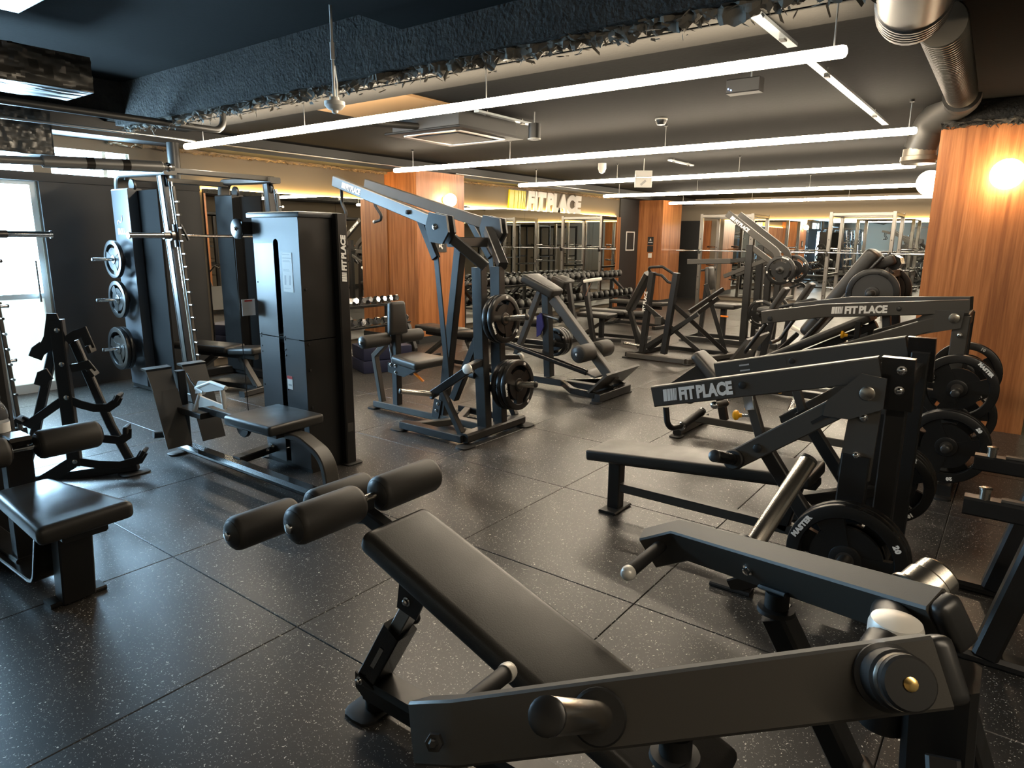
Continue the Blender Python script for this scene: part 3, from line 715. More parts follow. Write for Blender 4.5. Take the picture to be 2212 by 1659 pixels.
# ================================================================== FLAT PRESS (two lever arms, lettered)
def flat_press():
    c = 3.33
    t = thing('bench_press_machine', 'black flat bench press machine with lettered lever arms and one yellow knob', 'gym machine', (c, 1.0, 0))
    # bench
    a = V((c, 1.865, .372)); b = V((c, .66, .482)); d = (a-b).normalized(); nn = V((1, 0, 0)).cross(d)
    if nn.z < 0: nn = -nn
    MB().rbox((a+b)/2-nn*.031, (1, 0, 0), d, (.295, (a-b).length, .062), .016, 3).obj('bench_pad', t, 'vinyl')
    MB().bar([a-nn*.078-d*.10, b-nn*.078], .12, .032, nn, .005).obj('pad_frame', t, 'frame')
    MB().bar([(c, 1.735, .01), (c, 1.735, .30)], .07, .075, (0, 1, 0)).obj('bench_leg', t, 'frame')
    MB().bar([(c-.10, 1.735, .008), (c+.10, 1.735, .008)], .11, .016).obj('foot', t, 'rubber')
    MB().bar([(c, 1.70, .145), (c, .42, .145)], .06, .05).obj('base_rail', t, 'frame_grey')
    MB().bar([(c, .80, .14), (c, .74, .40)], .06, .06, (0, 1, 0)).obj('pad_post', t, 'frame')
    MB().bar([(c-.46, .36, .07), (c+.46, .36, .07)], .07, .07).obj('rear_crossbar', t, 'frame')
    MB().bar([(c-.28, .345, .96), (c+.28, .345, .96)], .06, .07).obj('top_crossbar', t, 'frame')
    for s in (-1, 1):
        X = c+s*.41
        # rear post and bracket
        MB().bar([(c+s*.31, .335, .0), (c+s*.31, .335, 1.04)], .06, .075, (0, 1, 0)).obj('rear_post', t, 'frame')
        MB().bar([(c+s*.31-.07, .335, .008), (c+s*.31+.07, .335, .008)], .10, .016).obj('foot', t, 'rubber')
        br = MB().prism([(X-s*.045, .40, 1.105), (X-s*.045, .285, 1.105), (X-s*.045, .275, .90), (X-s*.045, .375, .90)], .05).obj('pivot_bracket', t, 'frame_gloss')
        bolts(t, [(X+s*.0-s*.018, .325, 1.06), (X-s*.018, .325, .98)], (s, 0, 0), .012)
        # upper arm with hand grip
        p = V((X, 1.335, .813)); q = V((c+s*.375, .40, 1.057))
        arm = MB().bar([p, q], .055, .098, (0, 0, 1), .005).obj('upper_lever', t, 'frame_grey')
        dv = (q-p).normalized(); up = V((1, 0, 0)).cross(dv); up = up if up.z > 0 else -up
        if s < 0:
            fit_logo(arm, p+V((-.0292, 0, 0))+dv*.055-up*.027, dv, up, .33, .056)
        else:
            m = MB().prism([p+V((-.0285, 0, 0))+dv*.22-up*.025, p+V((-.0285, 0, 0))+dv*.40-up*.025, p+V((-.0285, 0, 0))+dv*.40+up*.030, p+V((-.0285, 0, 0))+dv*.22+up*.030], .001); m.obj('label_plate', arm, 'frame_grey', smooth=False)
            m = MB()
            for kk in (0, 1): m.prism([p+V((-.0285, 0, 0))+dv*.145+up*(.012-.03*kk), p+V((-.0285, 0, 0))+dv*.20+up*(.012-.03*kk), p+V((-.0285, 0, 0))+dv*.20+up*(.020-.03*kk), p+V((-.0285, 0, 0))+dv*.145+up*(.020-.03*kk)], .001)
            m.obj('slot', arm, 'print_grey', smooth=False)
        MB().lathe(p+dv*.43+V((-.026, 0, .004)), (-1, 0, 0), [(0, .017), (.006, .017), (.008, .012)], 14).obj('plug', arm, 'plastic_black')
        g = [p+V((0, -.06, -.045)), p+V((0, -.075, -.150)), p+V((-s*.11, -.10, -.155))]
        MB().tube(fillet(g, .05), .0145, 12).obj('grip_tube', t, 'frame')
        g0 = g[-1]; g1 = g0+V((-s*.20, -.015, .03)); MB().lathe(g0, g1-g0, [(0, .020), (.012, .021), (.02, .0185), (.19, .0185), (.20, .021), (.21, .020)], 18).obj('hand_grip', t, 'rubber')
        MB().lathe(g0-(g1-g0).normalized()*.014, g1-g0, [(0, .020), (.02, .020)], 16).obj('grip_collar', t, 'chrome')
        MB().lathe(g1+(g1-g0).normalized()*.004, g1-g0, [(0, .020), (.014, .020), (.02, .012)], 16).obj('grip_collar', t, 'chrome')
        # lower arm, slot, plate peg
        u0 = V((X, .915, .592)); u1 = V((X, .425, .965)); dv2 = (u1-u0).normalized(); up2 = V((1, 0, 0)).cross(dv2); up2 = up2 if up2.z > 0 else -up2
        low = MB().bar([u0-dv2*.03, u1], .05, .088, up2, .005).obj('lower_lever', t, 'frame_grey')
        MB().prism([u1+V((s*.032, 0, 0))+up2*.045-dv2*.15, u1+V((s*.032, 0, 0))+up2*.0-dv2*.19, u1+V((s*.032, 0, 0))-up2*.058-dv2*.115, u1+V((s*.032, -.06, -.055)), u1+V((s*.032, -.06, .065)), u1+V((s*.032, .03, .075))], .012).obj('link_plate', t, 'frame_grey')
        MB().lathe(u1+V((s*.036, 0, 0)), (s, 0, 0), [(0, .028), (.008, .028), (.011, .022), (.012, .002)], 22).obj('hub_cap', t, 'steel')
        MB().prism([u1+V((s*.0262, 0, 0))-dv2*.25+up2*.0, u1+V((s*.0262, 0, 0))-dv2*.25-up2*.014, u1+V((s*.0262, 0, 0))-dv2*.14-up2*.014, u1+V((s*.0262, 0, 0))-dv2*.14+up2*.006], .002).obj('slot', low, 'rubber')
        MB().lathe(u0+dv2*.11+V((s*.025, 0, 0)), (s, 0, 0), [(0, .020), (.006, .019), (.009, .013)], 8).obj('plug', low, 'plastic_black')
        hn = V((s*.93, .10, .30)).normalized(); k = u0-dv2*.01+V((s*.026, 0, 0))
        MB().lathe(k, (s, .1, .25), [(0, .046), (.02, .046), (.026, .040)], 24).obj('peg_flange', low, 'rubber')
        horn(t, k, k+hn*.21, .026, 'frame_gloss', False)
        # vertical link plate with bolts, lower box post
        MB().prism([(X-s*.005, .485, .90), (X-s*.005, .375, .92), (X-s*.005, .385, .60), (X-s*.005, .505, .60)], .022).obj('upright_plate', t, 'frame_grey')
        MB().bar([(X-s*.006, .442, .70), (X-s*.010, .455, .12)], .055, .105, (0, 1, 0), .005).obj('upright', t, 'frame')
        bolts(t, [(X+s*.010, .432, .86), (X+s*.010, .442, .70), (X+s*.022, .452, .30)], (s, 0, 0), .011)
        # raked front leg with its foot
        MB().bar([(c+s*.50, .875, .025), (c+s*.40, .44, .27)], .075, .070, (0, 0, 1)).obj('front_leg', t, 'frame')
        MB().bar([(c+s*.50, .96, .010), (c+s*.50, .78, .010)], .07, .02).obj('foot', t, 'rubber')
        MB().bar([(X, .45, .30), (c, .75, .30)], .05, .06).obj('side_brace', t, 'frame')
        # storage peg at the back
        horn(t, (X+s*.02, .415, .30), (X+s*.36, .415, .325), .0245, 'steel_dark')
        # stop strut with pull knob on the near side only carries the arm
        v0 = V((c+s*.345, .905, .850)); v1 = V((c+s*.345, .815, .61)); v2 = V((c+s*.345, .56, .285))
        MB().bar([v1+V((0, .03, .06)), v2], .05, .062, (0, 1, 0), .005).obj('stop_strut', t, 'frame')
        st = MB().bar([v0+V((0, .01, .03)), v1], .038, .042, (0, 1, 0), .004).obj('stop_post', t, 'frame_grey')
        MB().bar([v0+V((0, .010, .032)), v0+V((0, -.008, -.045))], .041, .045, (0, 1, 0), .003).obj('chrome_sleeve', st, 'chrome')
        kk = v0+V((0, -.015, -.075))
        kn = MB().cyl(kk, kk+V((-s*.002, .05, -.005)), .007, 10).obj('knob_stem', t, 'chrome')
        MB().lathe(kk+V((0, .045, -.005)), (0, 1, -.1), [(0, .009), (.012, .011), (.02, .022), (.030, .024), (.038, .018), (.042, .004)], 16).obj('pull_knob', kn, 'yellow')
    return t
flat_press()
for s, nm, n_, num in ((-1, 'near', 2, '20'), (1, 'far', 3, '10')):
    for k in range(n_):
        X = 3.33+s*(.41+.10+k*.046)
        lab = [['black weight plate marked 20 next to the frame, low near side of flat press', 'outer black weight plate marked 20 beside the foreground lever arm'],
               ['inner black plate of three low on the far side of flat press', 'middle black plate of three low on the far side of flat press', 'outer black plate of three low on the far side of flat press']][0 if s < 0 else 1][k]
        weight_plate((X, .415, .31), (-1, 0, 0), lab, .225 if s < 0 else .205, .042, num, spin=(3.0, 2.0)[k] if s < 0 else .6+k, group='plates stored on the flat press')

# ================================================================== INCLINE PRESS
def incline_press():
    c = 5.26
    t = thing('incline_press_machine', 'black incline press machine with lettered arms in front of the right wood column', 'gym machine', (c, 1.0, 0))
    MB().bar([(c, 2.06, .10), (c, .22, .10)], .07, .06).obj('base_rail', t, 'frame_grey')
    MB().bar([(c-.30, 2.06, .045), (c+.30, 2.06, .045)], .07, .06).obj('front_crossbar', t, 'frame')
    MB().bar([(c-.52, .22, .045), (c+.52, .22, .045)], .08, .07).obj('rear_crossbar', t, 'frame')
    for s in (-1, 1):
        foot(t, (c+s*.30, 2.06, 0), .06, .05); foot(t, (c+s*.52, .22, 0), .06, .05)
    # seat and back pad
    MB().rbox((c, 1.93, .535), (1, 0, 0), (0, .76, .65), (.30, .34, .085), .038, 4, .62).obj('seat', t, 'vinyl')
    MB().prism([(c-.05, 2.28, .345), (c-.05, 2.20, .33), (c-.05, 1.75, .44), (c-.05, 1.75, .49), (c-.05, 2.02, .56)], .02).obj('seat_bracket', t, 'frame')
    MB().bar([(c, 1.88, .49), (c, 1.78, .10)], .06, .06, (0, 1, 0)).obj('seat_post', t, 'frame')
    a = V((c, 1.70, .545)); b = V((c, .80, 1.045)); d = (b-a).normalized(); nn = V((1, 0, 0)).cross(d)
    MB().rbox((a+b)/2, (1, 0, 0), d, (.29, (b-a).length, .065), .024, 3).obj('back_pad', t, 'vinyl')
    MB().bar([a+V((0, -.03, -.06)), b+V((0, -.03, -.06))], .06, .05, (0, 1, 1)).obj('back_frame', t, 'frame')
    MB().bar([(c, 1.0, .85), (c, .40, .12)], .07, .06, (0, 1, 0)).obj('back_post', t, 'frame')
    MB().cyl((c-.20, 2.02, .30), (c+.20, 2.02, .30), .014, 10).obj('foot_rod', t, 'steel')
    for s in (-1, 1):
        roller(t, (c+s*.06, 2.02, .30), (c+s*.20, 2.02, .30), .045)
        # bent upper arm
        pts = [V((c+s*.42, 1.43, 1.02)), V((c+s*.40, 1.03, 1.095)), V((c+s*.16, .25, 1.155))]
        arm = MB().bar(pts, .055, .088, (0, 0, 1), .005).obj('upper_lever', t, 'frame_grey')
        if s < 0:
            dv = (pts[2]-pts[1]).normalized(); up = dv.cross(V((-1, 0, 0))); up = up if up.z > 0 else -up
            sd = dv.cross(up).normalized(); sd = sd if sd.x < 0 else -sd
            fit_logo(arm, pts[1]+sd*.0292+dv*.035-up*.022, dv, up, .33, .046)
            MB().lathe(pts[1]+sd*.026+dv*.43, sd, [(0, .015), (.006, .015), (.008, .010)], 12).obj('plug', arm, 'plastic_black')
            MB().lathe(pts[0]+V((-.026, -.06, .0)), (-1, 0, 0), [(0, .016), (.006, .016), (.008, .010)], 12).obj('plug', arm, 'plastic_black')
        MB().tube(fillet([pts[0]+V((0, -.03, -.04)), pts[0]+V((s*.02, .10, -.26)), pts[0]+V((-s*.16, .12, -.27))], .05), .015, 10).obj('grip_tube', t, 'frame')
        # lower lever and links
        l0 = V((c+s*.30, .98, .80)); l1 = V((c+s*.20, .31, 1.085))
        MB().bar([l0, l1], .05, .085, (0, 0, 1), .005).obj('lower_lever', t, 'frame_grey')
        MB().prism([l1+V((s*.035, .20, -.02)), l1+V((s*.035, .17, -.12)), l1+V((s*.035, -.04, -.06)), l1+V((s*.035, -.05, .05)), l1+V((s*.035, .14, .04))], .012).obj('link_plate', t, 'frame_grey')
        MB().lathe(l1+V((s*.04, 0, 0)), (s, 0, 0), [(0, .03), (.008, .03), (.011, .022)], 18).obj('hub_cap', t, 'steel')
        MB().bar([(c+s*.20, .27, .0), (c+s*.20, .27, 1.10)], .06, .09, (0, 1, 0)).obj('upright', t, 'frame_grey' if s < 0 else 'frame')
        bolts(t, [(c+s*.235, .27, .98)], (s, 0, 0), .011)
        # pull pins with yellow knobs
        kk = V((c-.16+(.20 if s > 0 else 0), .93+(-.05 if s > 0 else 0), .912+(.055 if s > 0 else 0)))
        MB().bar([kk+V((.0, -.07, .10)), kk+V((0, -.07, -.20))], .034, .034, (0, 1, 0), .003).obj('pin_post', t, 'frame')
        st = MB().cyl(kk+V((0, -.06, 0)), kk, .007, 8).obj('knob_stem', t, 'frame')
        MB().lathe(kk-V((0, .012, 0)), (0, 1, .05), [(0, .010), (.02, .014), (.03, .026), (.042, .027), (.046, .006)], 16).obj('pull_knob', st, 'yellow')
        for z_ in (.63, .315):
            horn(t, (c+s*.22, .235, z_), (c+s*(.46 if z_ > .5 else .62), .235, z_+.02), .0245, 'steel_dark')
    MB().bar([(c, .58, .60), (c, .26, .60)], .06, .055).obj('side_tube', t, 'frame')
    MB().bar([(c-.16, .58, .59), (c-.16, .26, .57)], .06, .055).obj('side_tube', t, 'frame')
    MB().bar([(c-.16, .57, .475), (c-.16, .26, .46)], .06, .06).obj('side_tube', t, 'frame')
    MB().bar([(c-.20, .27, 1.07), (c+.20, .27, 1.07)], .08, .08).obj('top_crossbar', t, 'frame')
    return t
incline_press()
for (X, z_, num, lab, sp, R) in ((4.95, .655, '10', 'black plate marked 10 on the upper near peg of the incline press', .2, .215), (4.72, .335, '20', 'outer black plate marked 20 on the lower near peg of the incline press', 2.2, .225), (4.77, .335, '20', 'inner black plate marked 20 on the lower near peg of the incline press', 1., .225),
                      (5.60, .66, '10', 'black plate on the upper far peg of the incline press', 2.6, .215), (5.70, .33, '20', 'black plate on the lower far peg of the incline press', 4.4, .225)):
    weight_plate((X, .235, z_), (-1, 0, 0), lab, R, .042, num, spin=sp, group='plates on the incline press')
def pl(x, y, p0, n):
    d = _ray(x, y); n = V(n); return CAM+d*((V(p0)-CAM).dot(n)/d.dot(n))
# ================================================================== PLATE-LOADED LAT PULLDOWN (centre)
def lever_pulldown():
    c = 4.07
    t = thing('lever_pulldown_machine', 'black plate-loaded lat pulldown with two long overhead arms, centre of the room', 'gym machine', (c, 3.7, 0))
    MB().bar([(c, 4.62, .055), (c, 3.28, .055)], .085, .06).obj('base_rail', t, 'frame_grey')
    for s in (-1, 1):
        MB().bar([(c+s*.36, 3.90, .055), (c+s*.36, 3.24, .055)], .085, .06).obj('side_rail', t, 'frame')
        foot(t, (c+s*.36, 3.94, 0), .055, .075); foot(t, (c+s*.385, 3.20, 0), .075, .06)
        MB().bar([(c+s*.34, 3.80, .055), (c, 3.62, .055)], .06, .055).obj('base_brace', t, 'frame_grey')
    MB().bar([(c-.37, 3.24, .06), (c+.37, 3.24, .06)], .10, .075, ch=.015).obj('rear_crossbar', t, 'frame')
    foot(t, (c, 4.65, 0), .05, .06)
    # seat group
    MB().bar([(c, 4.34, .08), (c, 4.34, .74)], .065, .065, (0, 1, 0)).obj('seat_post', t, 'frame')
    MB().bar([(c, 4.54, .08), (c, 4.62, .50), (c, 4.40, .68)], .05, .055, (1, 0, 0)).obj('front_strut', t, 'frame_grey')
    MB().rbox((c, 4.08, .515), (1, 0, 0), (0, 1, .06), (.40, .36, .075), .034, 4, .75).obj('seat', t, 'vinyl')
    MB().prism([(c-.045, 4.40, .47), (c-.045, 4.40, .38), (c-.045, 4.20, .36), (c-.045, 4.0, .46)], .012).obj('seat_bracket', t, 'frame')
    MB().prism([(c+.045, 4.40, .47), (c+.045, 4.40, .38), (c+.045, 4.20, .36), (c+.045, 4.0, .46)], .012).obj('seat_bracket', t, 'frame')
    bolts(t, [(c-.055, 4.36, .45), (c-.055, 4.30, .45), (c-.055, 4.30, .39)], (-1, 0, 0), .010)
    MB().rbox(px(905, 815, c-.10), (.25, -.75, -.6), (.9, .3, 0), (.11, .03, .016), .007, 2).obj('seat_lever', t, 'orange')
    MB().cyl((c-.03, 4.36, .47), (c-.05, 4.38, .68), .010, 10).obj('gas_spring', t, 'chrome')
    MB().rbox((c, 4.32, .865), (1, 0, 0), (0, .04, 1), (.215, .285, .062), .028, 4, .80).obj('chest_pad', t, 'vinyl')
    MB().bar([(c, 4.38, .70), (c, 4.36, .92)], .04, .04, (0, 1, 0)).obj('pad_post', t, 'frame')
    MB().cyl((c-.34, 4.385, .68), (c+.34, 4.385, .68), .012, 10).obj('roller_rod', t, 'steel')
    for s in (-1, 1): roller(t, (c+s*.055, 4.385, .68), (c+s*.35, 4.385, .68), .058)
    for s in (-1, 1): roller_bolt(t, (c+s*.35, 4.385, .68), (s, 0, 0))
    # central mast and diagonal
    MB().bar([(c, 3.79, .07), (c, 3.575, 1.50)], .075, .075, (0, 1, 0)).obj('mast', t, 'frame')
    MB().bar([(c, 3.30, .96), (c, 3.66, .24)], .065, .065, (0, 1, 0)).obj('diagonal_brace', t, 'frame')
    MB().bar([(c, 3.84, .05), (c, 3.80, .22)], .10, .09, (0, 1, 0)).obj('mast_shoe', t, 'frame'); bolts(t, [(c-.052, 3.82, .12), (c-.052, 3.80, .18)], (-1, 0, 0), .010)
    MB().bar([(c-.20, 3.50, 1.52), (c+.20, 3.50, 1.52)], .075, .075).obj('yoke', t, 'frame')
    for s in (-1, 1):
        # rear posts and the slanted beams up to the pivots
        MB().bar([(c+s*.10, 3.25, .09), (c+s*.105, 3.28, .70), (c+s*.112, 3.295, 1.335)], .072, .10, (0, 1, 0)).obj('rear_post', t, 'frame')
        MB().bar([(c+s*.105, 3.235, 1.34), (c+s*.28, 3.52, 1.615)], .075, .075, (0, 0, 1)).obj('slant_beam', t, 'frame')
        # overhead lever arm
        pv = V((c+s*.315, 3.51, 1.65)); tip = V((c+s*.175, 4.86, 2.022)); dv = (tip-pv).normalized()
        arm = MB().bar([pv-dv*.02, tip], .052, .088, (0, 0, 1), .005).obj('lever_arm', t, 'frame_grey')
        MB().prism([pv+V((s*.035, .06, .085)), pv+V((s*.035, .10, -.02)), pv+V((s*.035, .06, -.13)), pv+V((s*.035, -.07, -.145)), pv+V((s*.035, -.13, -.06)), pv+V((s*.035, -.11, .055))], .02).obj('pivot_plate', t, 'frame')
        MB().prism([pv+V((-s*.035, .06, .085)), pv+V((-s*.035, .10, -.02)), pv+V((-s*.035, .06, -.13)), pv+V((-s*.035, -.07, -.145)), pv+V((-s*.035, -.13, -.06)), pv+V((-s*.035, -.11, .055))], .02).obj('pivot_plate', t, 'frame')
        bolts(t, [pv+V((s*.047, .0, -.02))], (s, 0, 0), .016)
        MB().lathe(pv+dv*.34+V((s*.024, 0, .0)), (s, 0, 0), [(0, .017), (.02, .017), (.023, .012)], 14).obj('bumper', arm, 'rubber')
        if s < 0:
            up = V((1, 0, 0)).cross(dv); up = up if up.z > 0 else -up
            sdn = dv.cross(up).normalized(); sdn = sdn if sdn.x < 0 else -sdn
            fit_logo(arm, tip+sdn*.0275-dv*.15-up*.022, -dv, up, .27, .044)
        # drop link from arm bracket to lower lever
        b0 = pv+dv*.22; b1 = V((c+s*.325, 3.535, 1.40))
        MB().bar([b0+V((0, .0, -.02)), b1], .045, .060, (0, 1, 0)).obj('arm_bracket', t, 'frame')
        MB().bar([b1+V((0, 0, .02)), (c+s*.335, 3.44, .66), (c+s*.335, 3.42, .43)], .012, .050, (0, 1, 0), .003).obj('drop_link', t, 'frame')
        # hanging handle hook
        hk = fillet([tip-dv*.10+V((0, 0, -.04)), tip-dv*.10+V((s*.0, .0, -.16)), tip-dv*.14+V((s*.015, -.06, -.275)), tip-dv*.16+V((s*.02, .10, -.29))], .045)
        MB().tube(hk, .013, 10).obj('hook_grip', t, 'rubber')
        MB().sphere(hk[-1], .017, 12, 8).obj('grip_end', t, 'cap_white')
        # lower lever: hub, bar, plate peg
        hub = V((c+s*.30, 3.225, .592)); lv = V((c+s*.36, 3.56, .355))
        MB().bar([hub, lv], .05, .062, (0, 0, 1)).obj('lower_lever', t, 'frame')
        MB().bar([hub+V((0, .02, 0)), (c+s*.08, 3.27, .62)], .055, .055).obj('lever_axle', t, 'frame')
        MB().lathe(hub+V((s*.026, .0, .0)), (s, -.15, .15), [(0, .038), (.018, .038), (.022, .030), (.024, .004)], 22).obj('hub_cap', t, 'cap_white')
        horn(t, lv, lv+V((s*.25, .10, .055)), .021, 'steel', True)
        MB().bar([lv+V((-s*.01, -.10, .03)), (c+s*.345, 3.28, .09)], .05, .05, (0, 1, 0)).obj('lever_stop', t, 'frame')
        MB().lathe((c+s*.13, 3.32, .50), (0, 1, .05), [(0, .028), (.05, .028), (.06, .022)], 16).obj('rubber_stop', t, 'rubber')
    # storage pegs behind the posts
    for X, z_ in ((c-.03, .935), (c+.10, .40)):
        horn(t, (X, 3.25, z_), (X, 2.90, z_+.045), .0235, 'steel')
    MB().bar([(c-.10, 3.27, .935), (c+.12, 3.27, .935)], .06, .06).obj('peg_bar', t, 'frame')
    MB().bar([(c-.10, 3.25, .40), (c+.14, 3.25, .40)], .06, .06).obj('peg_bar', t, 'frame')
    return t
lever_pulldown()
for k, (X, Y, z_, R, lab, sp) in enumerate(((4.04, 3.165, .945, .185, 'inner black plate on the upper rear peg of the centre pulldown', .4), (4.04, 3.115, .950, .185, 'outer black plate on the upper rear peg of the centre pulldown', 2.9),
        (4.17, 3.17, .410, .200, 'inner black plate of three on the lower rear peg of the centre pulldown', .3), (4.17, 3.122, .415, .200, 'middle black plate of three on the lower rear peg of the centre pulldown', 1.3), (4.17, 3.074, .420, .200, 'outer black plate of three on the lower rear peg of the centre pulldown', 2.6))):
    weight_plate((X, Y, z_), (0, -1, .08), lab, R, .042, '20', spin=sp, group='plates on the centre pulldown')

# ================================================================== CABLE TOWER WITH LOW ROW SEAT
def cable_row():
    t = thing('cable_row_machine', 'tall black cable weight-stack tower with low row seat and lettering on its edge', 'gym machine', (2.6, 3.9, 0))
    x0, x1, y0, y1, H = 2.60, 2.93, 3.61, 4.13, 1.665
    # shroud: front (-X) bent sheet with a slot, made of two halves plus the angled side
    m = MB(); ys = 3.86; yw = .028
    def sheet(poly, z0, z1, name, material='panel_daylit', th=.004):
        mm = MB()
        for a, b in zip(poly[:-1], poly[1:]):
            a, b = V((*a, 0)), V((*b, 0)); mm.prism([a+V((0, 0, z0)), b+V((0, 0, z0)), b+V((0, 0, z1)), a+V((0, 0, z1))], th)
        return mm.obj(name, t, material, smooth=False)
    for z0, z1, nm in ((.03, .892, 'lower_shroud'), (.898, H-.16, 'upper_shroud')):
        sheet([(x0+.08, y1+.04), (x0+.015, y1), (x0, ys+yw)], z0, z1, nm)
        sheet([(x0, ys-yw), (x0, y0+.005)], z0, z1, nm)
        sheet([(x0, y0+.005), (x1-.08, y0+.005)], z0, z1, nm, 'frame')
    # slot top (rounded) and header
    hd = []
    for i in range(13):
        a = math.pi*i/12; hd.append((x0, ys+yw*math.cos(a), H-.16+.028*math.sin(a)-.0))
    poly = [V((x0, y1-.02, H-.16)), V((x0, y1-.02, H)), V((x0, y0+.005, H)), V((x0, y0+.005, H-.16))]+[V(q) for q in reversed(hd)]
    MB().prism(poly, .004).obj('slot_header', t, 'panel_daylit', smooth=False)
    sheet([(x0+.08, y1+.04), (x0+.015, y1), (x0, y1-.02)], H-.16, H, 'upper_shroud'); sheet([(x0, y0+.005), (x1-.08, y0+.005)], H-.16, H, 'upper_shroud', 'frame')
    sheet([(x1, y0+.01), (x1, y1+.03), (x0+.08, y1+.04)], .03, H, 'rear_shroud', 'frame')
    MB().rbox(((x0+x1)/2+.0, (y0+y1)/2+.01, H+.018), (1, 0, 0), (0, 1, 0), (x1-x0+.02, y1-y0+.05, .036), .012, 2).obj('top_cap', t, 'panel_daylit')
    # weight stack seen through the slot
    st = MB()
    for k in range(14): st.box((x0+.10, ys, .30+k*.052), (.12, .26, .046))
    st.obj('weight_stack', t, 'frame')
    MB().box((x0+.16, ys, .8), (.01, .44, 1.6)).obj('inner_panel', t, 'rubber', smooth=False)
    MB().cyl((x0+.10, ys, 1.0), (x0+.10, ys, H), .012, 10).obj('guide_rod', t, 'chrome')
    # rear upright with vertical lettering
    up = MB().bar([(x1-.035, y0-.008, .0), (x1-.035, y0-.008, H+.03)], .085, .085, (0, 1, 0), .008).obj('rear_upright', t, 'frame')
    fit_logo(up, (x1-.035+.018, y0-.053, 1.36-.10), (0, 0, 1), (-1, 0, 0), .30, .038)
    MB().prism([(x1-.06, y0-.0515, .24), (x1-.012, y0-.0515, .24), (x1-.012, y0-.0515, .30), (x1-.06, y0-.0515, .30)], .001).obj('rating_label', up, 'frame_grey', smooth=False)
    foot(t, (x1-.02, y0-.03, 0), .07, .05)
    foot(t, (x0+.06, y1+.03, 0), .06, .05)
    MB().box(((x0+x1)/2, (y0+y1)/2, .02), (x1-x0-.02, y1-y0-.02, .04)).obj('plinth', t, 'frame')
    # instruction placard and caution sticker
    pc = MB().prism([(x0-.003, 3.80, 1.20), (x0-.003, 3.695, 1.20), (x0-.003, 3.695, 1.45), (x0-.003, 3.80, 1.45)], .002).obj('instruction_placard', t, 'white', smooth=False)
    pm = MB(); pm.prism([(x0-.0042, 3.795, 1.412), (x0-.0042, 3.70, 1.412), (x0-.0042, 3.70, 1.416), (x0-.0042, 3.795, 1.416)], .0006)
    for yy in (3.775, 3.725):
        pm.prism([(x0-.0042, yy+.010, 1.245), (x0-.0042, yy-.008, 1.245), (x0-.0042, yy-.010, 1.305), (x0-.0042, yy+.006, 1.305)], .0006)
    for zz in (1.435, 1.398, 1.39, 1.34, 1.332, 1.222):
        pm.prism([(x0-.0042, 3.79, zz), (x0-.0042, 3.72+.01*math.sin(zz*90), zz), (x0-.0042, 3.72+.01*math.sin(zz*90), zz+.0025), (x0-.0042, 3.79, zz+.0025)], .0005)
    pm.obj('placard_print', pc, 'print_grey', smooth=False)
    ck = MB().prism([(x0-.003, 3.82, .555), (x0-.003, 3.765, .555), (x0-.003, 3.765, .645), (x0-.003, 3.82, .645)], .002).obj('caution_sticker', t, 'white', smooth=False)
    MB().prism([(x0-.0042, 3.82, .625), (x0-.0042, 3.765, .625), (x0-.0042, 3.765, .645), (x0-.0042, 3.82, .645)], .0006).obj('red_band', ck, 'print_red', smooth=False)
    MB().prism([(x0-.0042, 3.81, .578), (x0-.0042, 3.775, .578), (x0-.0042, 3.775, .59), (x0-.0042, 3.81, .59)], .0006).obj('sticker_print', ck, 'print_grey', smooth=False)
    sd = []
    for z_ in (.905, .885, .82, .78, .55, 1.25):
        sd += [(x0-.002, y1-.045, z_)]; sd += [(x0-.002, ys-yw-.012, z_)] if z_ != 1.25 else []
    for p in sd: MB().lathe(p, (-1, 0, 0), [(0, .006), (.003, .006), (.004, .003)], 8).obj('rivet', t, 'rubber')
    for z_ in (1.22, .87, .70, .45): MB().lathe((x0+.03, y0, z_), (0, -1, 0), [(0, .009), (.003, .009), (.004, .004)], 8).obj('rivet', t, 'rubber')
    # upper pulley on the left corner, cable down to the low pulley
    pu = V((x0-.06, y1+.06, 1.595))
    MB().lathe(pu-V((.012, 0, 0)), (1, 0, 0), [(0, .060), (.004, .066), (.010, .060), (.016, .060), (.022, .066), (.026, .060)], 26).obj('upper_pulley', t, 'plastic_black'); bolts(t, [pu-V((.012, 0, 0))], (-1, 0, 0), .010)
    MB().box((x0-.02, y1+.03, 1.60), (.09, .07, .08)).obj('pulley_bracket', t, 'frame')
    MB().cyl(pu+V((0, .058, 0)), (pu.x, pu.y+.03, .20), .0035, 6).obj('cable', t, 'cable')
    MB().prism([(x0+.02, y1+.045, 1.02), (x0-.075, y1+.05, 1.02), (x0-.075, y1+.05, 1.13), (x0+.02, y1+.045, 1.13)], .002).obj('warning_card', t, 'white', smooth=False)
    MB().prism([(x0+.0, y1+.0435, 1.115), (x0-.055, y1+.0465, 1.115), (x0-.055, y1+.0465, 1.125), (x0+.0, y1+.0435, 1.125)], .0015).obj('card_print', t, 'print_red', smooth=False)
    lp = V((x0-.10, y1+.10, .245)); MB().lathe(lp-V((.014, 0, 0)), (1, 0, 0), [(0, .075), (.006, .080), (.014, .070), (.022, .080), (.028, .075)], 26).obj('low_pulley', t, 'plastic_black'); bolts(t, [lp-V((.014, 0, 0))], (-1, 0, 0), .011)
    MB().tube(fillet([(x0+.10, y1+.10, .31), (x0-.05, y1+.12, .325), (x0-.14, y1+.10, .24)], .05), .02, 10).obj('pulley_guard', t, 'frame_gloss')
    # seat side: base rail, tower link, seat, hoop, foot plates
    bx = 2.30
    MB().bar([(bx, 4.72, .062), (bx, 3.04, .062)], .10, .055, ch=.02).obj('base_rail', t, 'frame_gloss')
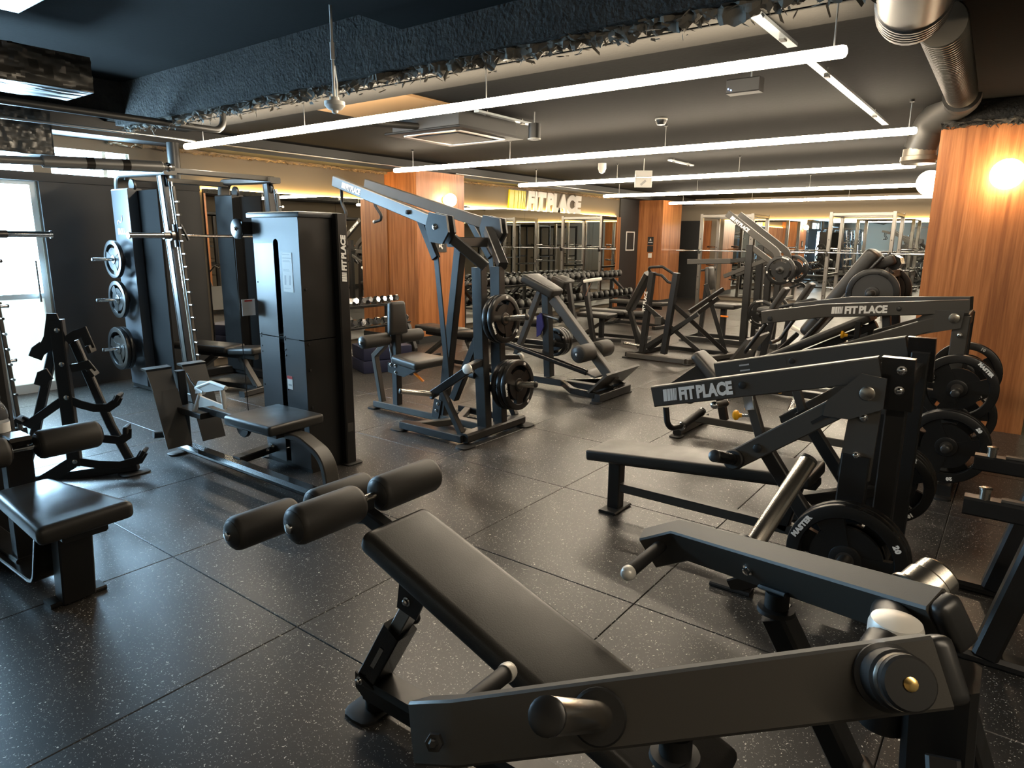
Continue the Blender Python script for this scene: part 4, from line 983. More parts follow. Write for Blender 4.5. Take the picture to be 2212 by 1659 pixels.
    MB().bar([(bx+.03, 4.06, .075), (x0+.05, 4.06, .10)], .085, .05).obj('link_rail', t, 'frame'); bolts(t, [(x0-.06, 4.015, .10), (x0-.02, 4.015, .12)], (0, -1, 0), .011)
    foot(t, (bx-.02, 4.73, 0), .08, .05)
    MB().rbox((2.335, 3.60, .435), (.98, .04, 0), (-.1, 1, 0), (.40, .46, .062), .020, 3).obj('seat', t, 'vinyl')
    MB().bar([(bx+.02, 4.42, .385), (bx+.02, 3.50, .385)], .07, .05).obj('seat_beam', t, 'frame')
    hoop = [V((bx+.03, 3.62, .375)), V((bx+.03, 3.30, .375)), V((bx+.03, 3.085, .30)), V((bx+.03, 3.045, .03))]
    MB().bar(fillet(hoop, .16, 8), .095, .040, (1, 0, 0) if False else (0, 0, 1), .006).obj('rear_hoop', t, 'frame_grey')
    MB().box((bx+.03, 3.55, .38), (.20, .24, .03)).obj('seat_plate', t, 'frame')
    # foot block: two inclined tread plates on a bracket, handle bar
    for s in (-1, 1):
        X = bx+s*.125
        MB().prism([(X-.085, 4.63, .50), (X+.085, 4.63, .50), (X+.085, 4.50, .12), (X-.085, 4.50, .12)], .010).obj('foot_plate', t, 'frame_grey')
        tp = MB().prism([(X-.085, 4.70, .64), (X+.085, 4.70, .64), (X+.080, 4.63, .49), (X-.080, 4.63, .49)], .010).obj('toe_plate', t, 'frame_grey')
        MB().prism([(X-.09, 4.76, .648), (X+.09, 4.76, .648), (X+.088, 4.69, .643), (X-.088, 4.69, .643)], .014).obj('toe_lip', t, 'frame')
    MB().bar([(bx, 4.66, .06), (bx, 4.66, .62)], .06, .06, (0, 1, 0)).obj('foot_post', t, 'frame')
    MB().bar([(bx-.02, 4.62, .36), (bx-.02, 4.28, .36)], .12, .04).obj('handle_tray', t, 'frame')
    MB().bar([(bx-.21, 4.69, .19), (bx+.0, 4.66, .17)], .05, .045).obj('foot_stub', t, 'frame')
    return t
cable_row()
# V-shaped row handle lying on the foot block
def row_handle():
    t = thing('row_handle', 'white triangular close-grip row handle hung on the cable seat foot block', 'handle', (2.27, 4.35, .42))
    q = lambda x, y: px(x, y, 2.24)
    a, b, c_, d, e = q(424, 838), q(488, 838), q(415, 892), q(490, 884), q(447, 864)
    MB().tube(fillet([a+V((0, 0, .0)), q(455, 826), b], .03), .013, 10).tube([a, q(440, 848)], .016, 10).obj('top_bar', t, 'white')
    MB().prism([a+V((.004, 0, .012)), q(430, 823), q(455, 824), q(486, 836), q(484, 842), q(452, 846), q(424, 850)], .016).obj('web_plate', t, 'white')
    MB().prism([q(428, 852), q(440, 858), q(484, 876), q(488, 886), q(462, 876), q(432, 880)], .014).obj('web_plate', t, 'white')
    for p0, p1 in ((q(432, 852), q(418, 896)), (q(480, 842), q(486, 882))):
        MB().cyl(p0, p1, .015, 14).obj('grip', t, 'white')
    MB().tube([q(404, 806), q(412, 822), q(424, 838)], .006, 8).obj('carabiner', t, 'chrome')
row_handle()

# ================================================================== SMITH MACHINES
def smith(xa, xb, label, name='smith_machine', mirror=False):
    t = thing(name, label, 'gym machine', ((xa+xb)/2, 6.7, 0))
    for s, X in ((-1, xa), (1, xb)):
        o = s
        # rear column (sheet-metal box), top curve, base
        MB().box((X, 7.08, 1.02), (.14, .34, 1.94), .012).obj('rear_column', t, 'panel_daylit' if s < 0 else 'frame')  # daylight tone painted on the left column only, right one stays black
        MB().bar([(X, 7.28, .05), (X, 6.00, .05)], .09, .08).obj('base_rail', t, 'frame')
        for y in (7.25, 6.05): foot(t, (X, y, 0), .06, .05)
        MB().bar(fillet([(X, 7.18, 1.95), (X, 7.16, 2.13), (X, 6.20, 2.11)], .10, 6), .12, .06, (1, 0, 0) if False else (0, 0, 1), .01).obj('top_beam', t, 'frame_grey')
        MB().box((X+.03, 6.72, 1.02), (.02, .40, 1.90)).obj('side_panel', t, 'matte_black')
        MB().lathe((X-.01, 6.95, 2.02), (1, 0, 0), [(0, .055), (.006, .06), (.02, .06), (.026, .055)], 20).obj('pulley', t, 'plastic_black')
        MB().lathe((X-.01, 6.30, 2.03), (1, 0, 0), [(0, .045), (.006, .05), (.02, .05), (.026, .045)], 20).obj('pulley', t, 'plastic_black')
        # raked front upright with chrome rail and lock pegs
        f0 = V((X, 6.22, 2.08)); f1 = V((X, 6.04, .08)); fd = (f0-f1).normalized()
        MB().bar([f1+V((0, .11, 0)), f0+V((0, .11, 0))], .075, .07, (0, 1, 0)).obj('front_upright', t, 'frame')
        MB().bar([f1+V((-.03, .155, 0)), f0+V((-.03, .155, 0))], .016, .016, (0, 1, 0)).obj('edge_strip', t, 'panel_daylit')
        MB().cyl(f1, f0-fd*.06, .019, 16).obj('guide_rod', t, 'chrome')
        MB().bar([f1+V((.0, -.045, 0)), f0+V((0, -.045, -.1))], .03, .022, (0, 1, 0)).obj('peg_rail', t, 'frame_grey')
        for k in range(14):
            p = f1+fd*(.28+k*.115)+V((0, -.055, 0)); MB().cyl(p, p+V((0, -.045, 0)), .011, 10).obj('lock_peg', t, 'chrome')
        MB().lathe(f1+fd*.02, fd, [(0, .034), (.07, .034), (.08, .024)], 16).obj('rod_bumper', t, 'rubber')
        # carriage
        cp = f1+fd*1.475; MB().lathe(cp-fd*.10, fd, [(0, .036), (.2, .036)], 18).obj('carriage_sleeve', t, 'frame')
        MB().bar([cp+V((-.02*o, -.03, .10)), cp+V((-.06*o, -.07, -.04))], .02, .03, (0, 1, 0)).obj('lock_hook', t, 'frame')
        MB().cyl(cp+fd*.10, f0-fd*.10, .006, 8).obj('lift_cable', t, 'cable')
        # plate storage pegs on the outer side
        for z_ in (1.315, .925, .44):
            horn(t, (X+o*.06, 7.12, z_), (X+o*.36, 7.12, z_+.006), .0165, 'chrome', True)
    MB().bar([(xa, 6.28, 2.125), (xb+.02, 6.28, 2.125)], .07, .05).obj('top_crossbar', t, 'frame_grey')
    MB().bar([(xa, 7.12, 2.10), (xb, 7.12, 2.10)], .08, .05).obj('top_crossbar', t, 'frame_grey')
    MB().bar([(xa, 7.20, .05), (xb, 7.20, .05)], .08, .08).obj('rear_crossbar', t, 'frame')
    # lettered mark on the outer column
    lg = lettering(t, 'BULL', (xa-.0715, 7.19, 1.56), (0, -1, 0), (0, 0, 1), .055, .16, 'print_white', .05, 0, 'column_lettering')
    m = MB(); pts = [V((xa-.072, 7.19-.02-.10*(1-math.cos(a*.5)), 1.66+.0+.05*math.sin(a))) for a in [i*.35 for i in range(10)]]
    pts = [V((xa-.072, 7.17, 1.655)), V((xa-.072, 7.165, 1.685)), V((xa-.072, 7.145, 1.69)), V((xa-.072, 7.12, 1.672)), V((xa-.072, 7.085, 1.68)), V((xa-.072, 7.07, 1.71)), V((xa-.072, 7.073, 1.74))]
    m.tube(pts, .005, 6); m.obj('horn_emblem', t, 'emblem')
    # bar
    cb = V((0, 6.04, .08)) + (V((0, 6.22, 2.08))-V((0, 6.04, .08))).normalized()*1.475
    MB().cyl((xa-.02, cb.y-.02, cb.z), (xb+.02, cb.y-.02, cb.z), .014, 14).obj('bar', t, 'chrome')
    for s, X in ((-1, xa), (1, xb)):
        MB().cyl((X+s*.06, cb.y-.02, cb.z), (X+s*.43, cb.y-.02, cb.z), .0245, 18).obj('bar_sleeve', t, 'chrome')
        MB().lathe((X+s*.44, cb.y-.02, cb.z), (-s, 0, 0), [(0, .030), (.012, .030), (.016, .02)], 18).obj('sleeve_end', t, 'chrome')
        MB().lathe((X+s*.05, cb.y-.02, cb.z), (s, 0, 0), [(0, .045), (.03, .045), (.035, .03), (.09, .03)], 18).obj('collar', t, 'steel_dark')
    return t
smith(3.15, 4.22, 'angled smith machine with lettered column in front of the black wall panel')
for z_, R, n_, lv in ((1.315, .185, 1, 'top'), (.925, .185, 1, 'middle'), (.44, .215, 2, 'bottom')):
    for k in range(n_):
        lab = 'grey-faced weight plate on the %s side peg of the lettered smith machine' % lv
        if n_ == 2: lab = ('inner ' if k == 0 else 'outer ')+lab
        weight_plate((2.985-k*.044, 7.12, z_+.004), (-1, 0, 0), lab, R, .042, '20', group='plates on the smith machine', text=False)
    for k in range(1):
        weight_plate((4.36, 7.12, z_+.004), (1, 0, 0), 'black plate on the %s inner-side peg of the smith machine behind the tower' % lv, R, .042, '20', group='plates on the smith machine', text=False)
smith(.62, 1.70, 'second smith machine cut off at the left edge of the picture')

# ================================================================== HOOK TREE (storage stand)
def hook_tree():
    t = thing('attachment_rack', 'black A-frame rack with many curved hook arms in front of the glass door', 'storage rack', (1.62, 4.66, 0))
    P0 = V((1.64, 4.66, 0)); n = V((.62, .785, 0)).normalized(); q = lambda x, y: pl(x, y, P0, n); back = n*.03
    MB().bar([q(122, 690), q(163, 1005)], .075, .06, n).obj('centre_post', t, 'frame')
    MB().bar([q(118, 700)+n*.07, q(62, 960)+n*.07, q(40, 1040)+n*.07], .05, .045, n).obj('side_leg', t, 'frame')
    MB().bar([q(150, 740)+n*.07, q(232, 925)+n*.07, q(285, 1020)+n*.07], .05, .045, n).obj('side_leg', t, 'frame')
    MB().prism([q(104, 676)-n*.02, q(125, 676)-n*.02, q(146, 728)-n*.02, q(140, 748)-n*.02, q(108, 758)-n*.02, q(84, 770)-n*.02, q(76, 772)-n*.02, q(98, 725)-n*.02], .012).obj('head_plate', t, 'frame')
    MB().bar([q(20, 1052)+n*.07, q(292, 1012)+n*.07], .06, .06).obj('base_bar', t, 'frame')
    for (x, y) in ((285, 1030), (40, 1052)): foot(t, V((q(x, y).x, q(x, y).y, 0))+n*.06, .09, .07)
    arms = [[(145, 735), (165, 722), (182, 716), (198, 752)], [(155, 795), (172, 792), (190, 787), (203, 803)],
            [(150, 862), (175, 872), (205, 880), (235, 880), (252, 868), (258, 856)], [(165, 930), (215, 945), (262, 950), (276, 940), (276, 925)], [(168, 995), (215, 1002), (262, 1003), (302, 992), (312, 975)],
            [(98, 748), (84, 758), (78, 772)], [(110, 806), (96, 812), (90, 832)], [(140, 862), (100, 890), (66, 914), (48, 905)], [(158, 998), (120, 1022), (90, 1040)]]
    for a in arms:
        pts = [q(*p)-n*.015 for p in a]
        ob = MB().bar(pts, .052 if len(a) > 3 else .075, .014, n, .003).obj('hook_arm', t, 'frame')
        if len(a) > 3: MB().rbox(pts[-1], n, (pts[-1]-pts[-2]), (.10, .05, .025), .008, 2).obj('hook_cradle', ob, 'rubber')
    for (x, y) in ((130, 711), (140, 784), (150, 855), (168, 992)):
        MB().lathe(q(x, y)-n*.05, -n, [(0, .015), (.004, .015), (.006, .009)], 12).obj('bolt', t, 'chrome')
hook_tree()

# ================================================================== LAT PULLDOWN SEAT (left edge)
def lat_seat():
    c = .985
    t = thing('lat_pulldown_machine', 'black lat pulldown seat with padded leg rollers at the left edge', 'gym machine', (c, 3.3, 0))
    MB().rbox((.955, 3.10, .435), (1, .06, 0), (-.06, 1, 0), (.36, .60, .075), .032, 4, .62).obj('seat', t, 'vinyl')
    MB().box((c, 2.99, .375), (.17, .20, .055), .008).obj('seat_plate', t, 'frame')
    MB().bar([(c+.005, 3.10, .02), (c-.005, 3.02, .37)], .13, .085, (0, 1, 0), .006).obj('seat_leg', t, 'frame')
    MB().bar([(c-.10, 3.12, .010), (c+.12, 3.12, .010)], .085, .02).obj('foot', t, 'rubber')
    MB().bar(fillet([(c-.03, 3.10, .34), (c-.03, 3.22, .075), (c-.03, 3.90, .06)], .10, 6), .17, .018, (0, 0, 1), .004).obj('base_tray', t, 'frame_gloss')
    MB().prism([(c-.06, 3.62, .0755), (c-.01, 3.62, .0755), (c-.01, 3.57, .0755), (c-.06, 3.57, .0755)], .001).obj('warning_sticker', t, 'yellow', smooth=False)
    MB().bar([(c-.02, 3.55, .06), (c-.02, 3.50, .66)], .105, .075, (0, 1, 0), .006).obj('roller_post', t, 'frame')
    MB().bar([(c-.02, 3.54, .665), (c-.02, 3.42, .665)], .085, .02).obj('post_cap', t, 'frame_grey')
    MB().cyl((c-.28, 3.45, .615), (c+.30, 3.45, .615), .014, 12).obj('roller_rod', t, 'chrome')
    for s in (-1, 1): roller(t, (c+s*.055-.01, 3.45, .615), (c+s*.31-.01, 3.45, .615), .066)
    MB().bar([(c-.04, 4.20, .0), (c-.04, 4.20, 1.9)], .40, .20, (0, 1, 0), .02).obj('tower', t, 'frame')
    MB().bar(fillet([(c-.04, 4.20, 1.88), (c-.04, 4.15, 2.20), (c-.04, 3.40, 2.26)], .15, 6), .08, .08, (0, 0, 1)).obj('boom', t, 'frame')
    MB().lathe((c-.06, 3.45, 2.20), (1, 0, 0), [(0, .05), (.005, .055), (.03, .055), (.035, .05)], 18).obj('pulley', t, 'plastic_black')
    MB().cyl((c-.04, 3.395, 2.20), (c-.03, 3.395, 1.99), .004, 8).obj('cable', t, 'cable')
    MB().bar([(c-.04, 4.30, .05), (c-.04, 3.50, .05)], .09, .08).obj('base_rail', t, 'frame')
lat_seat()
def lat_bar():
    t = thing('lat_bar', 'long chrome pulldown bar hanging across the upper left', 'bar', (1.0, 3.4, 1.84))
    a = V((.30, 3.4, 1.812)); b = V((1.745, 3.4, 1.873)); d = (b-a).normalized()
    MB().cyl(a, b, .017, 14).obj('bar', t, 'steel_bright')
    for x0, x1 in ((1.18, 1.69), (.36, .80)):
        p = a+d*((x0-a.x)/d.x); q = a+d*((x1-a.x)/d.x)
        sl = MB().lathe(p, d, [(0, .022), (.004, .026), ((q-p).length-.004, .026), ((q-p).length, .022)], 20).obj('sleeve', t, 'steel_bright')
        for k in (.33, .63): MB().lathe(p+(q-p)*k, d, [(0, .0264), (.035, .0264)], 20).obj('sleeve_ring', sl, 'steel_dark')
    MB().lathe(b-d*.04, d, [(0, .014), (.01, .022), (.02, .020), (.03, .012)], 14).obj('end_collar', t, 'chrome')
    m = MB()
    for k in range(4):
        cc = V((.985-.01*k, 3.4, 1.86+.028*k)); pts = []
        for i in range(11):
            an = 2*math.pi*i/10; off = V((.008*math.cos(an), 0, .020*math.sin(an))) if k % 2 == 0 else V((0, .008*math.cos(an), .020*math.sin(an))); pts.append(cc+off)
        m.tube(pts, .003, 6)
    m.obj('chain', t, 'chrome')
    MB().cyl((.955, 3.4, 1.95), (.955, 3.4, 2.0), .010, 10).obj('cable_swivel', t, 'chrome')
lat_bar()
def bottle():
    c = pz(28, 948, .69); c = V((.945, 3.60, .66))
    t = thing('water_bottle', 'clear drink bottle with white label behind the left roller', 'bottle', c)
    gl = bpy.data.materials.new('clear_plastic'); gl.use_nodes = True; b = gl.node_tree.nodes['Principled BSDF']; b.inputs['Transmission Weight'].default_value = .9; b.inputs['Roughness'].default_value = .08; b.inputs['IOR'].default_value = 1.3; b.inputs['Base Color'].default_value = (.7, .72, .75, 1)
    MATS['clear'] = gl
    MB().lathe(c, (0, 0, 1), [(0, .034), (.004, .038), (.06, .038), (.07, .034), (.08, .038), (.11, .036), (.13, .028), (.15, .016), (.165, .016)], 24).obj('body', t, 'clear')
    MB().lathe(c+V((0, 0, .163)), (0, 0, 1), [(0, .018), (.018, .018), (.02, .014)], 18).obj('cap', t, 'plastic_black')
    MB().lathe(c+V((0, 0, .012)), (0, 0, 1), [(0, .0386), (.045, .0386)], 24).obj('label_band', t, 'print_white')
bottle()
# ================================================================== CHEST-SUPPORTED ROW
def chest_row():
    c = 5.85
    t = thing('chest_row_machine', 'black chest-supported row bench with sloping beam and wide foot plate', 'gym machine', (c, 3.7, 0))
    bt, bb = V((c, 3.86, .945)), V((c, 3.12, .17)); d = (bb-bt).normalized()
    MB().bar([bt, bb], .085, .10, (0, 1, 1), .008).obj('sloping_beam', t, 'frame_grey')
    MB().rbox((c, 4.0, 1.075), (1, 0, 0), (0, -.80, -.35), (.30, .40, .10), .035, 4, .70).obj('chest_pad', t, 'vinyl')
    MB().bar([(c, 3.95, 1.00), (c, 3.90, .12)], .085, .085, (0, 1, 0)).obj('front_post', t, 'frame')
    MB().bar([(c, 4.03, 1.03), (c, 4.43, .09)], .065, .06, (0, 1, 0)).obj('rear_leg', t, 'frame_grey')
    MB().bar([(c-.34, 4.44, .05), (c+.34, 4.44, .05)], .08, .07).obj('rear_crossbar', t, 'frame')
    MB().bar([(c, 4.44, .075), (c, 3.10, .075)], .09, .07).obj('base_rail', t, 'frame')
    MB().bar([(c-.32, 3.14, .05), (c+.32, 3.14, .05)], .09, .08).obj('front_crossbar', t, 'frame')
    for s in (-1, 1):
        foot(t, (c+s*.33, 4.44, 0), .06, .05); foot(t, (c+s*.31, 3.14, 0), .06, .05)
        MB().bar([(c+s*.04, 3.70, .08), (c+s*.30, 3.42, .085), (c+s*.30, 3.16, .07)], .05, .06).obj('side_brace', t, 'frame_gloss')
        roller(t, (c+s*.06, 3.37, .45), (c+s*.30, 3.37, .45), .088); roller_bolt(t, (c+s*.30, 3.37, .45), (s, 0, 0))
    MB().cyl((c-.28, 3.37, .45), (c+.28, 3.37, .45), .014, 10).obj('roller_rod', t, 'steel')
    # foot plate
    MB().prism([(c-.34, 3.22, .10), (c+.34, 3.22, .10), (c+.34, 3.02, .30), (c-.34, 3.02, .30)], .022).obj('foot_plate', t, 'frame_grey')
    MB().prism([(c-.10, 3.42, .24), (c+.16, 3.42, .24), (c+.16, 3.28, .20), (c-.10, 3.28, .20)], .02).obj('step_plate', t, 'frame_grey')
    MB().prism([(c+.20, 3.40, .21), (c+.42, 3.40, .21), (c+.42, 3.30, .18), (c+.20, 3.30, .18)], .02).obj('step_plate', t, 'frame_grey')
    # lever tube with loading sleeve
    MB().cyl((c-.16, 4.36, .455), (c-.10, 3.38, .24), .030, 14).obj('lever_tube', t, 'frame_gloss')
    MB().bar([(c-.16, 4.40, .46), (c+.16, 4.40, .46)], .06, .06).obj('lever_yoke', t, 'frame')
    MB().bar([(c+.06, 4.40, .46), (c+.18, 3.78, .44)], .06, .05).obj('load_arm', t, 'frame')
    horn(t, (c+.10, 3.95, .46), (c+.42, 3.93, .475), .0235, 'steel_dark')
    horn(t, (c-.04, 3.75, .74), (c-.04, 4.0, .78), .018, 'steel_dark')
chest_row()
for k in range(3):
    weight_plate((5.85+.17+k*.048, 3.945, .465), (-1, .05, 0), ['inner', 'middle', 'outer'][k]+' black plate of three on the chest-supported row', .155, .042, '10', group='plates on the chest row')
m = MB(); q = [px(1160, 683, 5.78), px(1170, 676, 5.78), px(1175, 705, 5.78), px(1168, 722, 5.78), px(1160, 728, 5.78)]
m.prism(q, .02); solo(m, 'towel', 'cloth_blue', 'dark blue cloth hanging on the chest-supported row', 'towel')

# ================================================================== CROSSED-FRAME MACHINE WITH TWO TALL POSTS
def cross_frame():
    c = 3.75; X = 8.3
    t = thing('dip_row_machine', 'black machine with two tall posts, curved top grips and crossed braces', 'gym machine', (8.5, c, 0))
    MB().bar([(8.08, 4.12, .04), (8.08, 3.30, .04)], .09, .06).obj('base_rail', t, 'frame_grey')
    MB().bar([(8.08, 3.30, .04), (9.05, 2.98, .04)], .09, .06).obj('base_rail', t, 'frame_grey')
    MB().bar([(8.08, 4.12, .04), (9.10, 4.05, .04)], .09, .06).obj('base_rail', t, 'frame')
    MB().bar([(9.05, 4.10, .04), (9.05, 2.98, .04)], .09, .06).obj('base_rail', t, 'frame')
    for p in ((8.08, 4.14, 0), (8.08, 3.28, 0), (9.07, 2.96, 0), (9.1, 4.07, 0)): foot(t, p, .06, .05)
    for y0, y1 in ((3.925, 4.015), (3.585, 3.70)):
        p = MB().bar([(X, y1, .07), (X, y0, 1.14)], .085, .075, (0, 1, 0)).obj('tall_post', t, 'frame')
    lettering(t, 'FIT PLACE', (X-.045, 3.985, .62), (0, -.09, 1), (0, 1, .09), .04, .26, 'print_white', .04)
    g = [V((X, 3.95, 1.13)), V((X-.05, 3.97, 1.20)), V((X-.02, 3.78, 1.215)), V((X+.02, 3.64, 1.13)), V((X, 3.59, 1.10))]
    MB().tube(fillet(g, .05), .018, 10).obj('top_grip', t, 'rubber')
    g = [V((X+.02, 3.93, 1.12)), V((X+.02, 3.80, 1.10)), V((X, 3.70, 1.02)), V((X, 3.60, 1.0))]
    MB().tube(fillet(g, .05), .018, 10).obj('top_grip', t, 'rubber')
    MB().bar([(X+.25, 4.36, .60), (X+.05, 4.0, 1.12)], .14, .09, (0, 1, 1), .02).obj('back_pad', t, 'vinyl')
    MB().bar([(X+.25, 4.36, .60), (X+.3, 4.20, .06)], .07, .06, (0, 1, 0)).obj('pad_post', t, 'frame')
    for a, b, w in (((X-.05, 3.98, .70), (X+.30, 3.30, .08), .06), ((X+.05, 3.62, .72), (X+.55, 3.05, .08), .06), ((X, 4.02, .10), (X+.1, 3.30, .62), .055), ((X+.1, 3.98, .08), (X+.62, 3.24, .80), .055), ((X+.55, 3.40, .98), (X+.65, 3.10, .08), .06), ((X+.30, 3.50, .62), (X+.62, 3.18, .92), .05)):
        MB().bar([a, b], w, .055, (0, 0, 1)).obj('brace', t, 'frame')
    MB().box((X+.02, 3.80, .50), (.09, .09, .11), .01).obj('pivot_block', t, 'frame_grey')
    horn(t, (X, 4.02, .14), (X-.04, 4.28, .16), .02, 'steel')
cross_frame()

# ================================================================== FAR PLATE-LOADED MACHINE
def far_lever():
    t = thing('lever_row_machine', 'tall black plate-loaded machine with slanted lettered arms near the far mirror', 'gym machine', (10.3, 3.1, 0))
    for X, s in ((10.1, -1), (10.62, 1)):
        arm = MB().bar(fillet([(X, 3.62, 1.95), (X, 2.86, 1.40), (X, 2.80, 1.12)], .14, 6), .06, .095, (0, 0, 1)).obj('lever_arm', t, 'frame_grey')
        if s < 0:
            dv = (V((X, 2.86, 1.40))-V((X, 3.62, 1.95))).normalized(); up = V((1, 0, 0)).cross(dv); up = up if up.z > 0 else -up
            fit_logo(arm, V((X-.032, 3.59, 1.93))+dv*.05-up*.03, dv, up, .34, .05)
        MB().bar([(X, 3.24, .04), (X, 3.245, 1.50)], .085, .10, (0, 1, 0)).obj('upright', t, 'frame')
        MB().bar([(X, 3.23, 1.47), (X, 2.84, 1.20)], .06, .075, (0, 0, 1)).obj('top_strut', t, 'frame_grey')
        MB().bar([(X+s*-.05, 2.96, .04), (X, 2.95, 1.15)], .075, .085, (0, 1, 0)).obj('upright', t, 'frame')
        MB().bar([(X, 3.60, 1.03), (X, 2.98, 1.30)], .05, .06).obj('cross_strut', t, 'frame_grey')
        horn(t, (X, 2.765, 1.145), (X+s*.25, 2.765, 1.16), .024, 'steel_dark')
        horn(t, (X, 2.98, .52), (X+s*.25, 2.98, .53), .024, 'steel_dark')
        MB().bar([(X, 4.2, .045), (X, 2.75, .045)], .09, .07).obj('base_rail', t, 'frame')
        for y in (4.2, 2.75): foot(t, (X, y, 0), .06, .05)
    for y in (4.18, 3.24, 2.78): MB().bar([(10.1, y, .045), (10.62, y, .045)], .08, .07).obj('crossbar', t, 'frame')
    c = 10.36
    MB().rbox((c, 3.63, .565), (1, 0, 0), (0, 1, 0), (.38, .40, .075), .032, 3).obj('seat', t, 'vinyl')
    MB().bar([(c, 3.66, .07), (c, 3.66, .53)], .08, .08, (0, 1, 0)).obj('seat_post', t, 'frame')
    MB().rbox((c-.12, 3.60, .415), (0, 1, .05), (1, 0, 0), (.12, .03, .025), .008, 2).obj('seat_lever', t, 'orange')
    MB().rbox((c, 3.92, .975), (1, 0, 0), (0, .1, 1), (.30, .36, .07), .03, 3, .8).obj('chest_pad', t, 'vinyl')
    MB().bar([(c, 4.02, .07), (c, 3.95, 1.0)], .07, .06, (0, 1, 0)).obj('pad_post', t, 'frame')
    MB().bar([(10.0, 4.15, 1.235), (10.05, 3.50, 1.26)], .06, .075).obj('side_arm', t, 'frame_grey')
    MB().bar([(10.05, 3.50, 1.26), (10.1, 3.23, 1.30)], .05, .06).obj('side_arm', t, 'frame')
far_lever()
for X, y, z_, R, lab in ((10.0, 2.765, 1.15, .205, 'black plate on the near upper peg of the far lettered machine'), (10.72, 2.765, 1.15, .205, 'black plate on the far upper peg of the far lettered machine'), (10.0, 2.98, .525, .20, 'black plate on the near lower peg of the far lettered machine'), (10.72, 2.98, .525, .20, 'black plate on the far lower peg of the far lettered machine')):
    weight_plate((X, y, z_), (-1, 0, 0), lab, R, .042, '20', group='plates on the far lettered machine')

# ================================================================== HACK SQUAT SLED
def hack_squat():
    c = 7.36
    t = thing('hack_squat_machine', 'black hack squat sled with long sloping back pad left of the right wood column', 'gym machine', (c, 1.6, 0))
    d = V((0, -.55, .835)).normalized(); b0 = V((c, 1.88, .34))
    MB().rbox((c-.02, 1.43, 1.04), (1, 0, 0), d, (.30, 1.02, .15), .065, 4).obj('back_pad', t, 'vinyl')
    for s in (-1, 1):
        MB().cyl((c+s*.24, 2.05, .10), (c+s*.24, 1.06, 1.42), .018, 14).obj('guide_rail', t, 'frame')
        MB().bar([(c+s*.34, 2.45, .05), (c+s*.34, .80, .05)], .08, .07).obj('base_rail', t, 'frame')
        MB().bar([(c+s*.30, .86, .06), (c+s*.26, 1.02, 1.30)], .07, .07, (0, 1, 0)).obj('rear_post', t, 'frame')
        for y in (2.43, .82): foot(t, (c+s*.34, y, 0), .06, .05)
        MB().rbox((c+s*.16, 1.05, 1.36), (1, 0, 0), (0, .8, -.4), (.10, .18, .09), .03, 3).obj('shoulder_pad', t, 'vinyl')
        horn(t, (c+s*.22, 1.09, 1.085), (c+s*.56, 1.09, 1.09), .0245, 'steel_dark')
        MB().bar([(c+s*.25, 1.25, .95), (c+s*.25, .98, 1.30)], .05, .08, (0, 1, 1)).obj('sled_side', t, 'frame')
        MB().tube(fillet([(c+s*.30, 1.55, .80), (c+s*.33, 1.75, .95), (c+s*.33, 1.92, .90)], .06), .016, 10).obj('hand_grip', t, 'rubber')
    MB().bar([(c-.12, .99, 1.36), (c+.12, .99, 1.36)], .13, .13, (0, -.5, 1), .04).obj('neck_yoke', t, 'frame_gloss')
    MB().prism([(c-.38, 2.50, .10), (c+.38, 2.50, .10), (c+.38, 2.20, .55), (c-.38, 2.20, .55)][::-1], .025).obj('foot_platform', t, 'frame_grey')
    MB().bar([(c-.34, 2.44, .05), (c+.34, 2.44, .05)], .08, .07).obj('front_crossbar', t, 'frame')
    MB().bar([(c-.28, 1.0, 1.26), (c+.28, 1.0, 1.26)], .07, .07).obj('top_crossbar', t, 'frame')
hack_squat()
for X, lab in ((6.98, 'worn grey-faced weight plate on the near peg of the hack squat'), (7.74, 'black weight plate on the far peg of the hack squat')):
    weight_plate((X, 1.09, 1.088), (-1, 0, 0), lab, .225, .05, '20', group='plates on the hack squat', text=False, solid=True)

